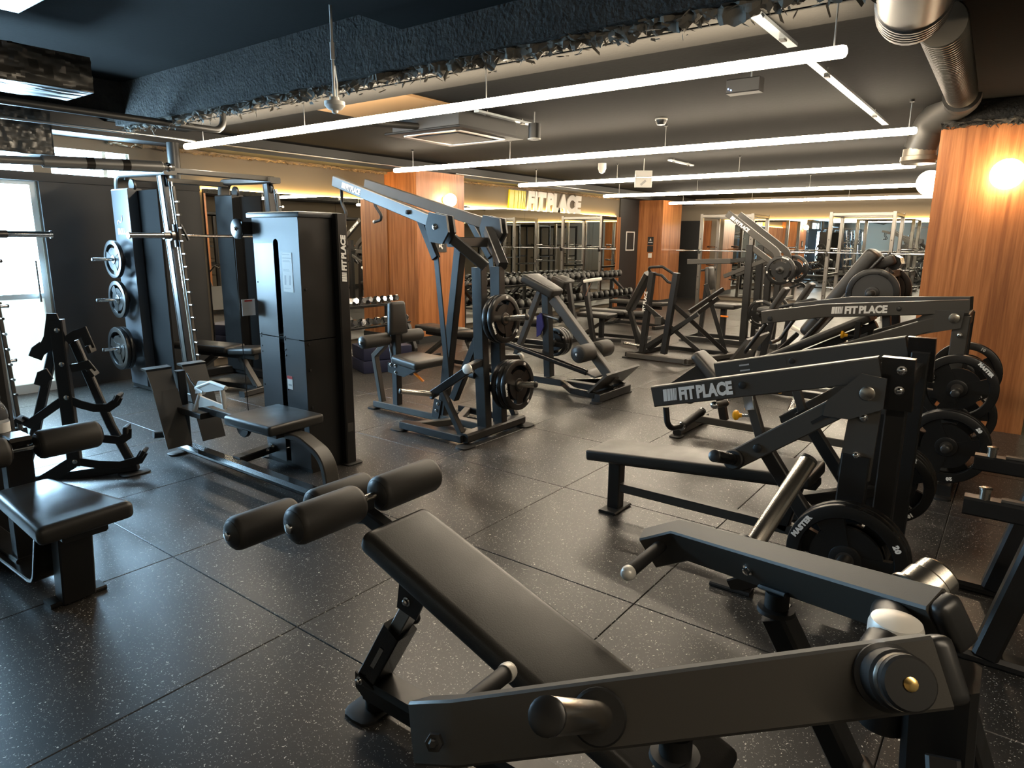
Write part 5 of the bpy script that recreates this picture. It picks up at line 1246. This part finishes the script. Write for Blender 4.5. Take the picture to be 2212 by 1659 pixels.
# leg machine with two thin upright pads between the lettered machines
def leg_machine():
    t = thing('leg_extension_machine', 'black leg machine with two slim upright pads behind the lettered incline arms', 'gym machine', (8.6, 2.5, 0))
    MB().bar([(8.45, 2.85, .05), (8.8, 2.10, .05)], .09, .07).obj('base_rail', t, 'frame')
    MB().bar([(8.25, 2.35, .05), (8.95, 2.6, .05)], .09, .07).obj('base_rail', t, 'frame')
    for p in ((8.45, 2.85, 0), (8.8, 2.10, 0), (8.25, 2.35, 0), (8.95, 2.6, 0)): foot(t, p, .06, .05)
    for (xa, ya), (xb, yb), th in (((1655, 690), (1700, 622), .06), ((1705, 685), (1755, 612), .06)):
        a, b = px(xa, ya, 8.6), px(xb, yb, 8.6)
        MB().rbox((a+b)/2, (1, 0, 0), b-a, (.22, (b-a).length, th), .02, 3).obj('slim_pad', t, 'vinyl')
        MB().bar([a+V((0, 0, .05)), a+V((0, .05, -.40))], .06, .05, (0, 1, 0)).obj('pad_stem', t, 'frame')
    MB().bar(fillet([px(1705, 622, 8.8), px(1735, 610, 8.8), px(1745, 640, 8.8)], .05), .03, .03, (1, 0, 0)).obj('grip_loop', t, 'frame_gloss')
    MB().rbox(px(1668, 672, 8.55), (1, 0, 0), (0, 1, .1), (.30, .30, .07), .03, 3).obj('seat', t, 'vinyl')
    MB().bar([px(1668, 690, 8.55), (8.6, 2.5, .06)], .08, .08, (0, 1, 0)).obj('seat_post', t, 'frame')
    MB().bar(fillet([px(1640, 720, 8.1), px(1622, 770, 8.1), px(1632, 826, 8.1)], .12), .07, .05, (1, 0, 0)).obj('front_leg', t, 'frame')
    MB().bar([px(1640, 720, 8.1), (8.5, 2.55, .45)], .07, .05).obj('front_arm', t, 'frame')
    MB().rbox(px(1722, 712, 8.35), (1, 0, 0), px(1740, 722, 8.35)-px(1700, 700, 8.35), (.10, .22, .04), .015, 2).obj('side_pad', t, 'cap_white')
    MB().bar([px(1722, 722, 8.35), (8.6, 2.45, .06)], .05, .05, (0, 1, 0)).obj('side_stem', t, 'frame')
leg_machine()

# ================================================================== POWER RACKS BY THE FAR MIRROR (and behind the camera, seen in the mirrors)
def power_rack(x, y, label, mat_='rack_grey', wx=1.1, wy=1.2, h=2.18):
    t = thing('power_rack', label, 'squat rack', (x, y, 0))
    for i in (0, 1):
        for j in (0, 1):
            p = MB().bar([(x+i*wx, y+j*wy, 0), (x+i*wx, y+j*wy, h)], .075, .075, (0, 1, 0)).obj('upright', t, mat_)
        MB().bar([(x+i*wx, y, h-.05), (x+i*wx, y+wy, h-.05)], .07, .07).obj('top_beam', t, mat_)
        MB().bar([(x, y+i*wy, h-.05), (x+wx, y+i*wy, h-.05)], .07, .07).obj('top_beam', t, mat_)
        MB().bar([(x, y+i*wy, .05), (x+wx, y+i*wy, .05)], .07, .07).obj('base_beam', t, mat_)
        MB().bar([(x+wx*.05, y+i*wy, .85), (x+wx*.95, y+i*wy, .85)], .06, .05).obj('safety_arm', t, 'frame')
        for z_ in (.5, .95, 1.4): horn(t, (x+wx, y+i*wy, z_), (x+wx, y+i*wy+(.25 if i else -.25), z_+.01), .022, 'chrome')
        MB().bar([(x-.03, y+i*wy, 1.28), (x-.12, y+i*wy, 1.28), (x-.12, y+i*wy, 1.36)], .05, .03, (0, 1, 0)).obj('j_hook', t, 'frame')
    MB().cyl((x-.09, y-.40, 1.325), (x-.09, y+wy+.40, 1.325), .014, 12).obj('barbell', t, 'chrome')
    for s in (-1, 1):
        yy = y-.36 if s < 0 else y+wy+.36
        MB().cyl((x-.09, yy, 1.325), (x-.09, yy+s*.40, 1.325), .025, 14).obj('barbell_sleeve', t, 'chrome')
    m = MB()
    for k in range(5):
        for j in (0, 1):
            m.cyl((x, y+j*wy, .4+k*.3), (x+.004-.045, y+j*wy, .4+k*.3), .012, 8)
    m.obj('peg_hole', t, 'rubber')
    return t
r1 = power_rack(15.95, 2.25, 'bright steel power rack standing before the far end mirror')
root_copy(r1, (15.95, 5.12, 0), 'bright steel power rack nearest the far wood column')
r3 = power_rack(9.0, -2.4, 'black power rack reflected in the mirror under the sign', 'frame')
for x, lab in ((11.2, 'second black power rack along the side wall, seen in the mirror'), (13.4, 'third black power rack along the side wall, seen in the mirror'), (6.9-1.25, 'black rack upright at the extreme right edge beside the wood column')):
    if x < 6: continue
    root_copy(r3, (x, -2.4, 0), lab)

# ================================================================== RIGHT EDGE STAND
def right_stand():
    t = thing('plate_stand', 'black stand with chrome pegs on two arms, cut off at the right edge', 'storage rack', (3.2, -.3, 0))
    for X in (2.88, 3.50):
        MB().bar([(X, .06, .022), (X, -.62, .022)], .085, .044, ch=.014).obj('foot_bar', t, 'frame')
        MB().bar([(X, -.075, .04), (X, -.19, .60)], .10, .085, (0, 1, 0), .012).obj('sloping_leg', t, 'frame')
        arm = MB().bar([(X, .065, .602), (X, -.62, .602)], .065, .068, ch=.008).obj('arm', t, 'frame')
        MB().lathe((X-.01, .005, .634), (0, 0, 1), [(0, .017), (.036, .017), (.038, .021), (.044, .021), (.046, .016)], 20).obj('peg', arm, 'steel')
        MB().bar([(X-.005, -.045, .640), (X-.005, -.62, .640)], .04, .014).obj('arm_liner', arm, 'frame_grey')
    MB().bar([(2.88, -.60, .30), (3.50, -.60, .30)], .06, .06).obj('rear_beam', t, 'frame')
    MB().bar([(2.88, -.58, .02), (2.88, -.58, .60)], .07, .07, (0, 1, 0)).obj('rear_leg', t, 'frame'); MB().bar([(3.50, -.58, .02), (3.50, -.58, .60)], .07, .07, (0, 1, 0)).obj('rear_leg', t, 'frame')
right_stand()

# ================================================================== BENCHES, BOX
def flat_bench(c, ang, label, L=1.15, incl=0.):
    t = thing('adjustable_bench', label, 'bench', c)
    t.rotation_euler.z = ang; o = V(c)
    MB().rbox(o+V((0, .16, .43+incl*.3)), (1, 0, 0), (0, 1, incl), (.28, L*.68, .07), .028, 3).obj('back_pad', t, 'vinyl')
    MB().rbox(o+V((0, -.42, .43)), (1, 0, 0), (0, 1, -.08), (.28, L*.30, .07), .028, 3, ).obj('seat_pad', t, 'vinyl')
    MB().bar([o+V((0, -.5, .36)), o+V((0, .45, .36))], .06, .05).obj('top_rail', t, 'frame')
    MB().bar([o+V((0, .50, .05)), o+V((0, .05, .34))], .07, .05).obj('rear_leg', t, 'frame_grey')
    MB().bar([o+V((0, -.50, .05)), o+V((0, -.30, .34))], .07, .05).obj('front_leg', t, 'frame_grey')
    MB().bar([o+V((0, -.5, .05)), o+V((0, .5, .05))], .07, .05).obj('base_rail', t, 'frame')
    for y in (-.52, .52): MB().bar([o+V((-.25, y, .03)), o+V((.25, y, .03))], .07, .055).obj('foot_bar', t, 'frame')
    return t
b1 = flat_bench((6.20, 5.62, 0), math.radians(-6), 'brown-black flat bench beside the wood column and chrome dumbbells')
b2 = root_copy(b1, (9.55, 5.15, 0), 'flat bench in the middle of the free weight area'); b2.rotation_euler.z = math.radians(4)
b3 = root_copy(b1, (7.75, 5.7, 0), 'flat bench behind the chest-supported row'); b3.rotation_euler.z = math.radians(10)
b4 = root_copy(b1, (11.3, 5.6, 0), 'flat bench by the black dumbbell rack'); b4.rotation_euler.z = math.radians(-8)
b5 = root_copy(b1, (3.66, 6.55, 0), 'bench standing inside the lettered smith machine'); b5.rotation_euler.z = math.radians(14)
def step_box():
    t = thing('foam_step', 'two-tier navy blue foam step box on the floor behind the pulldown', 'step box', (5.42, 6.05, 0))
    for z0, z1, e in ((0, .145, 0), (.15, .30, .02)):
        MB().rbox((5.44, 6.05, (z0+z1)/2), (.92, -.38, 0), (.38, .92, 0), (.62-e, .46-e, z1-z0), .012, 2).obj('foam_block', t, 'navy')
step_box()

# ================================================================== DUMBBELLS
def dumbbell_proto(kind):
    r = bpy.data.objects.new('dumbbell', None)
    if kind == 'chrome':
        hd = MB(); n = 8
        hd.lathe((0, -.095, 0), (0, 1, 0), [(0, .028), (.006, .036), (.045, .036), (.05, .028)], 6).mesh
        h2 = MB(); h2.lathe((0, .045, 0), (0, 1, 0), [(0, .028), (.006, .036), (.045, .036), (.05, .028)], 6)
        bar = MB(); bar.lathe((0, -.05, 0), (0, 1, 0), [(0, .017), (.03, .013), (.05, .0155), (.07, .013), (.1, .017)], 12)
        return [('head', hd.mesh('head', 'chrome', ang=20)), ('head', h2.mesh('head', 'chrome', ang=20)), ('handle', bar.mesh('handle', 'chrome'))]
    a = MB(); a.lathe((0, -.155, 0), (0, 1, 0), [(0, .05), (.005, .066), (.012, .072), (.075, .072), (.085, .060)], 18)
    b = MB(); b.lathe((0, .07, 0), (0, 1, 0), [(0, .060), (.010, .072), (.073, .072), (.080, .066), (.085, .05)], 18)
    c_ = MB(); c_.lathe((0, -.075, 0), (0, 1, 0), [(0, .018), (.075, .016), (.15, .018)], 10)
    return [('head', a.mesh('head', 'plate')), ('head', b.mesh('head', 'plate')), ('handle', c_.mesh('handle', 'steel'))]
ORD = ['first', 'second', 'third', 'fourth', 'fifth', 'sixth', 'seventh', 'eighth', 'ninth', 'tenth', 'eleventh', 'twelfth', 'thirteenth', 'fourteenth', 'fifteenth', 'sixteenth', 'seventeenth', 'eighteenth', 'nineteenth', 'twentieth', 'twenty-first', 'twenty-second', 'twenty-third', 'twenty-fourth', 'twenty-fifth', 'twenty-sixth']
DB = {k: dumbbell_proto(k) for k in ('chrome', 'black')}
def dumbbell(kind, c, label, group, s=1., tilt=0., rz=0.):
    o = bpy.data.objects.new('dumbbell', None); col.objects.link(o); o.location = V(c); o.scale = (s, s, s); o.rotation_euler = (tilt, random.uniform(-.3, .3), rz)
    tag(o, label, 'dumbbell', group)
    for nm, me in DB[kind]:
        p = bpy.data.objects.new(nm, me); col.objects.link(p); p.parent = o
def dumbbell_rack(x0, x1, yc, tiers, label, name='dumbbell_rack'):
    t = thing(name, label, 'dumbbell rack', ((x0+x1)/2, yc, 0))
    for z_, y in tiers:
        for dy in (-.085, .085):
            MB().bar([(x0, y+dy, z_-.075-dy*.25), (x1, y+dy, z_-.075-dy*.25)], .055, .018, (0, .25, 1)).obj('shelf_rail', t, 'frame')
    n = max(2, int((x1-x0)/2.2)+1)
    for k in range(n):
        x = x0+.04+(x1-x0-.08)*k/(n-1)
        MB().bar(fillet([(x, yc-.34, .04), (x, tiers[0][1]-.10, tiers[0][0]-.10), (x, tiers[-1][1]+.12, tiers[-1][0]-.05)], .1), .06, .06, (1, 0, 0)).obj('end_frame', t, 'frame')
        MB().bar([(x, yc-.36, .03), (x, yc+.26, .03)], .06, .05).obj('foot_bar', t, 'frame')
        MB().bar([(x, yc+.20, .04), (x, yc+.20, tiers[-1][0]-.10)], .06, .06, (0, 1, 0)).obj('rear_post', t, 'frame')
dumbbell_rack(5.10, 6.62, 6.98, ((.46, 6.86), (.72, 7.05)), 'low two-tier rack of chrome dumbbells left of the wood column')
for z_, y, n_, lv in ((.47, 6.86, 11, 'lower'), (.73, 7.05, 12, 'upper')):
    for k in range(n_):
        x = 5.22+(6.55-5.22)*k/(n_-1)
        dumbbell('chrome', (x, y, z_-.015), 'small chrome dumbbell, %s from the left on the %s tier of the left rack' % (ORD[k], lv), 'chrome dumbbells on the left rack', .1+1.15+.25*(1-k/n_), -.22, random.uniform(-.05, .05))
dumbbell_rack(8.45, 13.6, 7.20, ((.42, 7.02), (.80, 7.30)), 'long two-tier rack of round black dumbbells under the sign')
for z_, y, n_, lv in ((.42, 7.02, 24, 'lower'), (.80, 7.30, 26, 'upper')):
    for k in range(n_):
        x = 8.56+(13.5-8.56)*k/(n_-1)
        dumbbell('black', (x, y, z_+.012), 'round black dumbbell, %s from the left on the %s tier under the sign' % (ORD[k], lv), 'black dumbbells on the long rack', .95+.12*random.random(), -.22)
# barbell bench with white towel roll behind the chest row
def preacher():
    t = thing('preacher_bench', 'black bench with upright posts and a white-topped rest in front of the dumbbell rack', 'bench', (9.0, 4.9, 0))
    for (a, b) in (((1228, 612), (1245, 735)), ((1262, 600), (1282, 745))):
        p, q_ = px(a[0], a[1], 8.9), px(b[0], b[1], 8.9); MB().bar([p, (q_.x, q_.y, .03)], .07, .07, (0, 1, 0)).obj('post', t, 'frame')
    MB().rbox(px(1215, 610, 9.0), (1, 0, 0), (0, .9, .3), (.34, .26, .16), .05, 3).obj('arm_pad', t, 'vinyl')
    p = px(1280, 605, 8.85); MB().rbox(p, (.3, -1, .18), (.9, .3, 0), (.28, .07, .05), .02, 3).obj('white_rest', t, 'white')
    MB().tube([p, p+V((0, .06, -.14)), p+V((0, .10, -.24))], .014, 8).obj('rest_stem', t, 'chrome')
    MB().rbox(px(1290, 680, 9.2), (1, 0, 0), (0, 1, 0), (.34, .55, .07), .025, 3).obj('seat', t, 'vinyl')
    MB().bar([px(1300, 688, 9.2), (9.2, px(1300, 688, 9.2).y, .03)], .07, .07, (0, 1, 0)).obj('seat_leg', t, 'frame')
    MB().bar([(9.2, px(1300, 688, 9.2).y-.35, .04), (8.9, 5.3, .04)], .07, .06).obj('base_rail', t, 'frame')
    MB().bar([(8.6, px(1245, 735, 8.9).y, .03), (9.3, px(1245, 735, 8.9).y, .03)], .07, .06).obj('foot_bar', t, 'frame')
preacher()

# ================================================================== SIGN AND WALL ITEMS
sg = thing('wall_sign', 'large raised gym name with yellow bars on the back wall', 'sign', (11.4, YB-.03, 2.10))
fit_logo(sg, (10.12, YB-.024, 2.115), (1, 0, 0), (0, 0, 1), 2.55, .325, 'sign_yellow', 'sign_white', .016, .10)
fr = thing('picture_frame', 'thin white rectangular outline on the black wall strip', 'frame', (14.98, YB-.035, 1.31))
for a, b in (((14.77, 1.31), (14.80, 1.76)), ((15.17, 1.31), (15.20, 1.76)), ((14.80, 1.31), (15.17, 1.335)), ((14.80, 1.735), (15.17, 1.76))):
    MB().box(((a[0]+b[0])/2, YB-.036, (a[1]+b[1])/2), (b[0]-a[0], .010, b[1]-a[1])).obj('frame_side', fr, 'white', smooth=False)
MB().box((14.985, YB-.033, 1.535), (.36, .004, .39)).obj('panel', fr, 'wall_black', smooth=False)
nt = thing('notice_sign', 'dark notice with white pictogram on the left wood column', 'sign', (7.62, 7.075, 1.35))
MB().box((7.61, 7.082, 1.475), (.24, .012, .25)).obj('plaque', nt, 'wall_black', smooth=False)
m = MB(); m.cyl((7.60, 7.075, 1.545), (7.60, 7.073, 1.545), .028, 16)
for a, b in (((7.56, 1.50), (7.66, 1.47)), ((7.64, 1.51), (7.60, 1.44)), ((7.60, 1.44), (7.64, 1.40)), ((7.57, 1.46), (7.58, 1.42))): m.bar([(a[0], 7.0745, a[1]), (b[0], 7.0745, b[1])], .002, .026, (0, 0, 1), .0005)
m.obj('pictogram', nt, 'print_white', smooth=False)
ns = thing('notice_sign', 'small dark warning notices above a white switch on the far wood column', 'sign', (15.39, 7.37, 1.15))
for z0, z1, mt in ((1.44, 1.64, 'wall_black'), (1.28, 1.42, 'wall_dark'), (1.14, 1.25, 'white')):
    MB().box((15.392, 7.372, (z0+z1)/2), (.012, .15 if mt != 'white' else .09, z1-z0)).obj('plaque', ns, mt, smooth=False)
MB().prism([(15.385, 7.40, 1.55), (15.385, 7.345, 1.55), (15.385, 7.372, 1.61)], .002).obj('pictogram', ns, 'print_white', smooth=False)
MB().prism([(15.385, 7.43, 1.50), (15.385, 7.315, 1.50), (15.385, 7.315, 1.515), (15.385, 7.43, 1.515)], .002).obj('print_line', ns, 'print_white', smooth=False)

# ================================================================== CEILING SERVICES
random.seed(5)
def track(y, x0, x1, z_, label):
    t = thing('cable_track', label, 'ceiling track', ((x0+x1)/2, y, z_))
    MB().box(((x0+x1)/2, y, z_), (x1-x0, .055, .018)).obj('channel', t, 'galv', smooth=False)
    for k in (0.18, .8):
        MB().box((x0+(x1-x0)*k, y, z_-.012), (.05, .03, .012)).obj('clip', t, 'pipe_dark', smooth=False)
        MB().cyl((x0+(x1-x0)*k, y, z_), (x0+(x1-x0)*k, y, ZC), .004, 6).obj('hanger', t, 'alu')
track(1.20, 3.24, 4.18, 2.615, 'short bright metal strip crossing above the nearest tube light')
track(1.20, 4.50, 7.30, 2.615, 'long bright metal strip running to the second tube light')
track(3.98, 4.75, 5.60, 2.63, 'thin metal strip by the ceiling cassette')
track(4.09, 9.0, 9.8, 2.63, 'thin metal strip above the third tube light')
def pipe(pts, r, label, name='ceiling_pipe', material='pipe_dark', n=12):
    m = MB().tube(fillet(pts, .10, 6) if len(pts) > 2 else pts, r, n); return solo(m, name, material, label, 'pipe', 'pipes under the ceiling')
pipe([(X0+.05, 5.87, 2.465), (3.50, 5.87, 2.465), (3.50, 5.87, ZC)], .028, 'dark pipe bending up behind the big beam, upper left')
pipe([(X0+.05, 6.02, 2.50), (2.79, 6.02, 2.50)], .012, 'thin conduit running beside the dark pipe, upper left')
pipe([(X0+.05, 6.74, 2.47), (3.70, 6.74, 2.47)], .012, 'thin pale rod above the window, upper left', material='alu')
pipe([(3.3, 7.30, 2.545), (7.4, 7.30, 2.545)], .010, 'thin conduit along the back beam left of the column', material='alu')
pipe([(8.2, 7.30, 2.545), (14.0, 7.30, 2.545)], .010, 'thin conduit along the back beam above the sign', material='alu')
pipe([(3.75, 7.28, 2.10), (3.75, 7.28, 2.50)], .06, 'short grey vertical duct stub above the smith machine')
pipe([(4.3, 6.0, 2.56), (4.3, 4.9, 2.56), (5.0, 4.5, 2.56)], .03, 'dark bent pipe beside the ceiling cassette')
pipe([(3.25, 4.1, 2.585), (3.25, 2.1, 2.585), (3.40, 2.0, ZC)], .05, 'thick dark duct hugging the big beam')
# foil-wrapped ducts at upper left
def wrapped(lo, hi, label):
    lo, hi = V(lo), V(hi); m = MB(); n1, n2 = 130, 24
    def grid(o, u, v):
        vs = []; fs = []; nn = V(u).cross(V(v)).normalized()
        for i in range(n1+1):
            for j in range(n2+1):
                p = V(o)+V(u)*(i/n1)+V(v)*(j/n2); e = min(i, n1-i, j, n2-j)
                w = .014*noise.noise(V((p.x*9, p.y*12, p.z*12)))+.010*noise.noise(V((p.x*25, p.y*25, p.z*30)))
                vs.append(p+nn*(w if e > 0 else 0))
        for i in range(n1):
            for j in range(n2):
                a = i*(n2+1)+j; fs.append((a, a+1, a+n2+2, a+n2+1))
        m._add(vs, fs)
    dx, dy, dz = hi-lo
    grid(lo, (dx, 0, 0), (0, 0, dz)); grid(lo, (0, dy, 0), (dx, 0, 0)); grid(V((hi.x, lo.y, lo.z)), (0, dy, 0), (0, 0, dz)); grid((lo.x, hi.y, lo.z), (dx, 0, 0), (0, 0, dz)); grid((lo.x, lo.y, hi.z), (dx, 0, 0), (0, dy, 0))
    solo(m, 'wrapped_duct', 'duct_foil', label, 'duct', 'foil wrapped ducts', ang=12)
wrapped((-1.2, 5.1, 2.47), (2.13, 5.55, 2.69), 'dark foil-wrapped duct at the upper left')
wrapped((1.2, 7.05, 2.24), (2.56, 7.32, 2.64), 'dark foil-wrapped box duct hanging before the high window')
solo(MB().box((.62, 3.35, 2.56), (1.25, .55, .16)), 'galvanised_duct', 'galv', 'pale riveted metal duct box in the top left corner', 'duct', smooth=False)
# round ducts at the right
def round_duct():
    t = thing('round_duct', 'large round grey duct with ribbed flexible elbow above the right column', 'duct', (4.5, .5, 2.5))
    a, b = V((2.75, .405, 2.545)), V((3.85, .575, 2.60)); d = (b-a).normalized(); L = (b-a).length
    prof = [(0, .148), (L-.30, .148)]
    for k in range(5): prof += [(L-.30+k*.05, .148), (L-.29+k*.05, .156), (L-.27+k*.05, .156), (L-.26+k*.05, .148)]
    prof += [(L, .148), (L+.005, .13)]
    MB().lathe(a, d, prof, 32).obj('main_duct', t, 'duct')
    p0, p1 = V((3.95, .46, 2.55)), V((6.45, .56, 2.66)); fd = (p1-p0).normalized(); FL = (p1-p0).length
    prof = [(0, .10)]; k = 0
    while k*.055 < FL-.06:
        prof += [(k*.055+.008, .10), (k*.055+.014, .106), (k*.055+.020, .106), (k*.055+.026, .10)]; k += 1
    prof += [(FL, .10)]
    MB().lathe(p0, fd, prof, 24).obj('spiral_duct', t, 'duct_flex')
    pts = fillet([p1-fd*.02, p1+fd*.25, V((6.95, .80, 2.54)), V((7.0, .86, 2.34))], .16, 6)
    MB().tube(pts, .13, 20).obj('elbow', t, 'duct')
    e = pts[-1]; MB().lathe(e, (0, 0, -1), [(0, .13), (.06, .13), (.065, .145), (.10, .145), (.11, .135), (.125, .13)], 24).obj('outlet', t, 'duct_flex')
    for p in (a+d*.5, p0+fd*.9): MB().cyl(p, (p.x, p.y, ZC), .005, 6).obj('hanger', t, 'pipe_dark')
round_duct()
# cassette air conditioner
def cassette():
    c = V((5.13, 4.57, 2.52)); t = thing('ceiling_cassette', 'dark square ceiling air conditioner with pale slots', 'air conditioner', c)
    MB().box(c+V((0, 0, .07)), (.84, .84, .14), .01).obj('body', t, 'pipe_dark')
    MB().box(c+V((0, 0, -.008)), (.95, .95, .022), .008).obj('face_panel', t, 'rubber')
    MB().box(c+V((0, 0, -.024)), (.52, .52, .012), .004).obj('intake_grille', t, 'rubber')
    for a, b in (((-.33, -.36), (.33, -.31)), ((-.33, .31), (.33, .36)), ((-.36, -.33), (-.31, .33)), ((.31, -.33), (.36, .33))):
        MB().box(c+V(((a[0]+b[0])/2, (a[1]+b[1])/2, -.022)), (b[0]-a[0], b[1]-a[1], .008)).obj('air_slot', t, 'alu', smooth=False)
cassette()
def sensor():
    t = thing('ceiling_camera', 'white dome camera hanging on a thin white rod', 'camera', (2.66, 3.29, 2.26))
    MB().lathe((2.66, 3.29, 2.86), (0, 0, -1), [(0, .05), (.012, .05), (.016, .03)], 20).obj('ceiling_rose', t, 'pipe_dark')
    MB().cyl((2.66, 3.29, 2.85), (2.66, 3.29, 2.33), .008, 12).obj('rod', t, 'white')
    MB().cyl((2.66, 3.29, 2.62), (2.66, 3.29, 2.53), .013, 12).obj('rod_joint', t, 'white')
    MB().tube([(2.672, 3.29, 2.50), (2.685, 3.29, 2.40), (2.68, 3.29, 2.33)], .004, 6).obj('wire', t, 'white')
    MB().lathe((2.66, 3.29, 2.33), (0, 0, -1), [(0, .026), (.02, .03), (.024, .058), (.045, .058), (.065, .040), (.072, .018), (.085, .016), (.09, .004)], 24).obj('dome', t, 'white')
sensor()
def pendant():
    t = thing('spot_light', 'small black cylinder downlight with pale rim on the ceiling', 'ceiling light', (5.2, 3.68, 2.43))
    MB().cyl((5.2, 3.68, 2.56), (5.2, 3.68, 2.43), .055, 20).obj('can', t, 'plastic_black')
    MB().lathe((5.2, 3.68, 2.432), (0, 0, -1), [(0, .060), (.006, .060), (.008, .052)], 24).obj('rim', t, 'cap_white')
    MB().cyl((5.2, 3.68, 2.56), (5.2, 3.68, ZC), .006, 8).obj('stem', t, 'alu')
pendant()
def exit_sign():
    t = thing('exit_sign', 'small white hanging sign box above the third tube light', 'sign', (8.9, 4.4, 2.30))
    x, y = 8.9, 4.42; ax = V((.6, -.8, 0))
    for z0, z1 in ((2.41, 2.50), (2.27, 2.405)):
        MB().rbox((x, y, (z0+z1)/2), ax, (.8, .6, 0), (.235, .05, z1-z0), .006, 2).obj('box', t, 'white')
    MB().cyl((x, y, 2.50), (x, y, ZC), .006, 8).obj('stem', t, 'white')
    n = V((-.8, -.6, 0)); p = V((x, y, 2.335))+n*.027
    MB().bar([p-ax*.04+V((0, 0, -.03)), p+ax*.03+V((0, 0, .03))], .002, .03, V((0, 0, 1)), .0005).obj('pictogram', t, 'print_grey', smooth=False)
exit_sign()
def small_boxes():
    t = thing('wifi_router', 'small black ceiling box with two blue lights', 'router', (4.78, 1.70, 2.52)); blue = mat('led_blue', (.1, .2, 1), .4, emit=(.2, .4, 1), estr=6)
    MB().box((4.78, 1.66, 2.56), (.10, .22, .09), .006).obj('box', t, 'pipe_dark'); MB().cyl((4.78, 1.62, 2.60), (4.78, 1.62, ZC), .005, 6).obj('stem', t, 'alu')
    for dy in (0, .018): MB().box((4.728, 1.735+dy, 2.535+dy*.5), (.004, .007, .007)).obj('led', t, 'led_blue', smooth=False)
    t = thing('smoke_detector', 'small white round detector on the ceiling above the sign row', 'detector', (9.1, 5.2, 2.55))
    MB().lathe((9.1, 5.2, ZC), (0, 0, -1), [(0, .06), (.08, .06), (.10, .05), (.13, .04)], 18).obj('body', t, 'white'); MB().cyl((9.1, 5.2, 2.53), (9.1, 5.2, 2.515), .02, 10).obj('lens', t, 'cap_white')
    t = thing('ceiling_speaker', 'small dark dome on the ceiling between first and second tubes', 'speaker', (6.15, 2.9, 2.60))
    MB().lathe((6.15, 2.9, ZC), (0, 0, -1), [(0, .05), (.03, .05), (.055, .035), (.06, .01)], 16).obj('dome', t, 'pipe_dark'); MB().lathe((6.15, 2.9, ZC), (0, 0, -1), [(0, .058), (.012, .058)], 18).obj('ring', t, 'cap_white')
small_boxes()
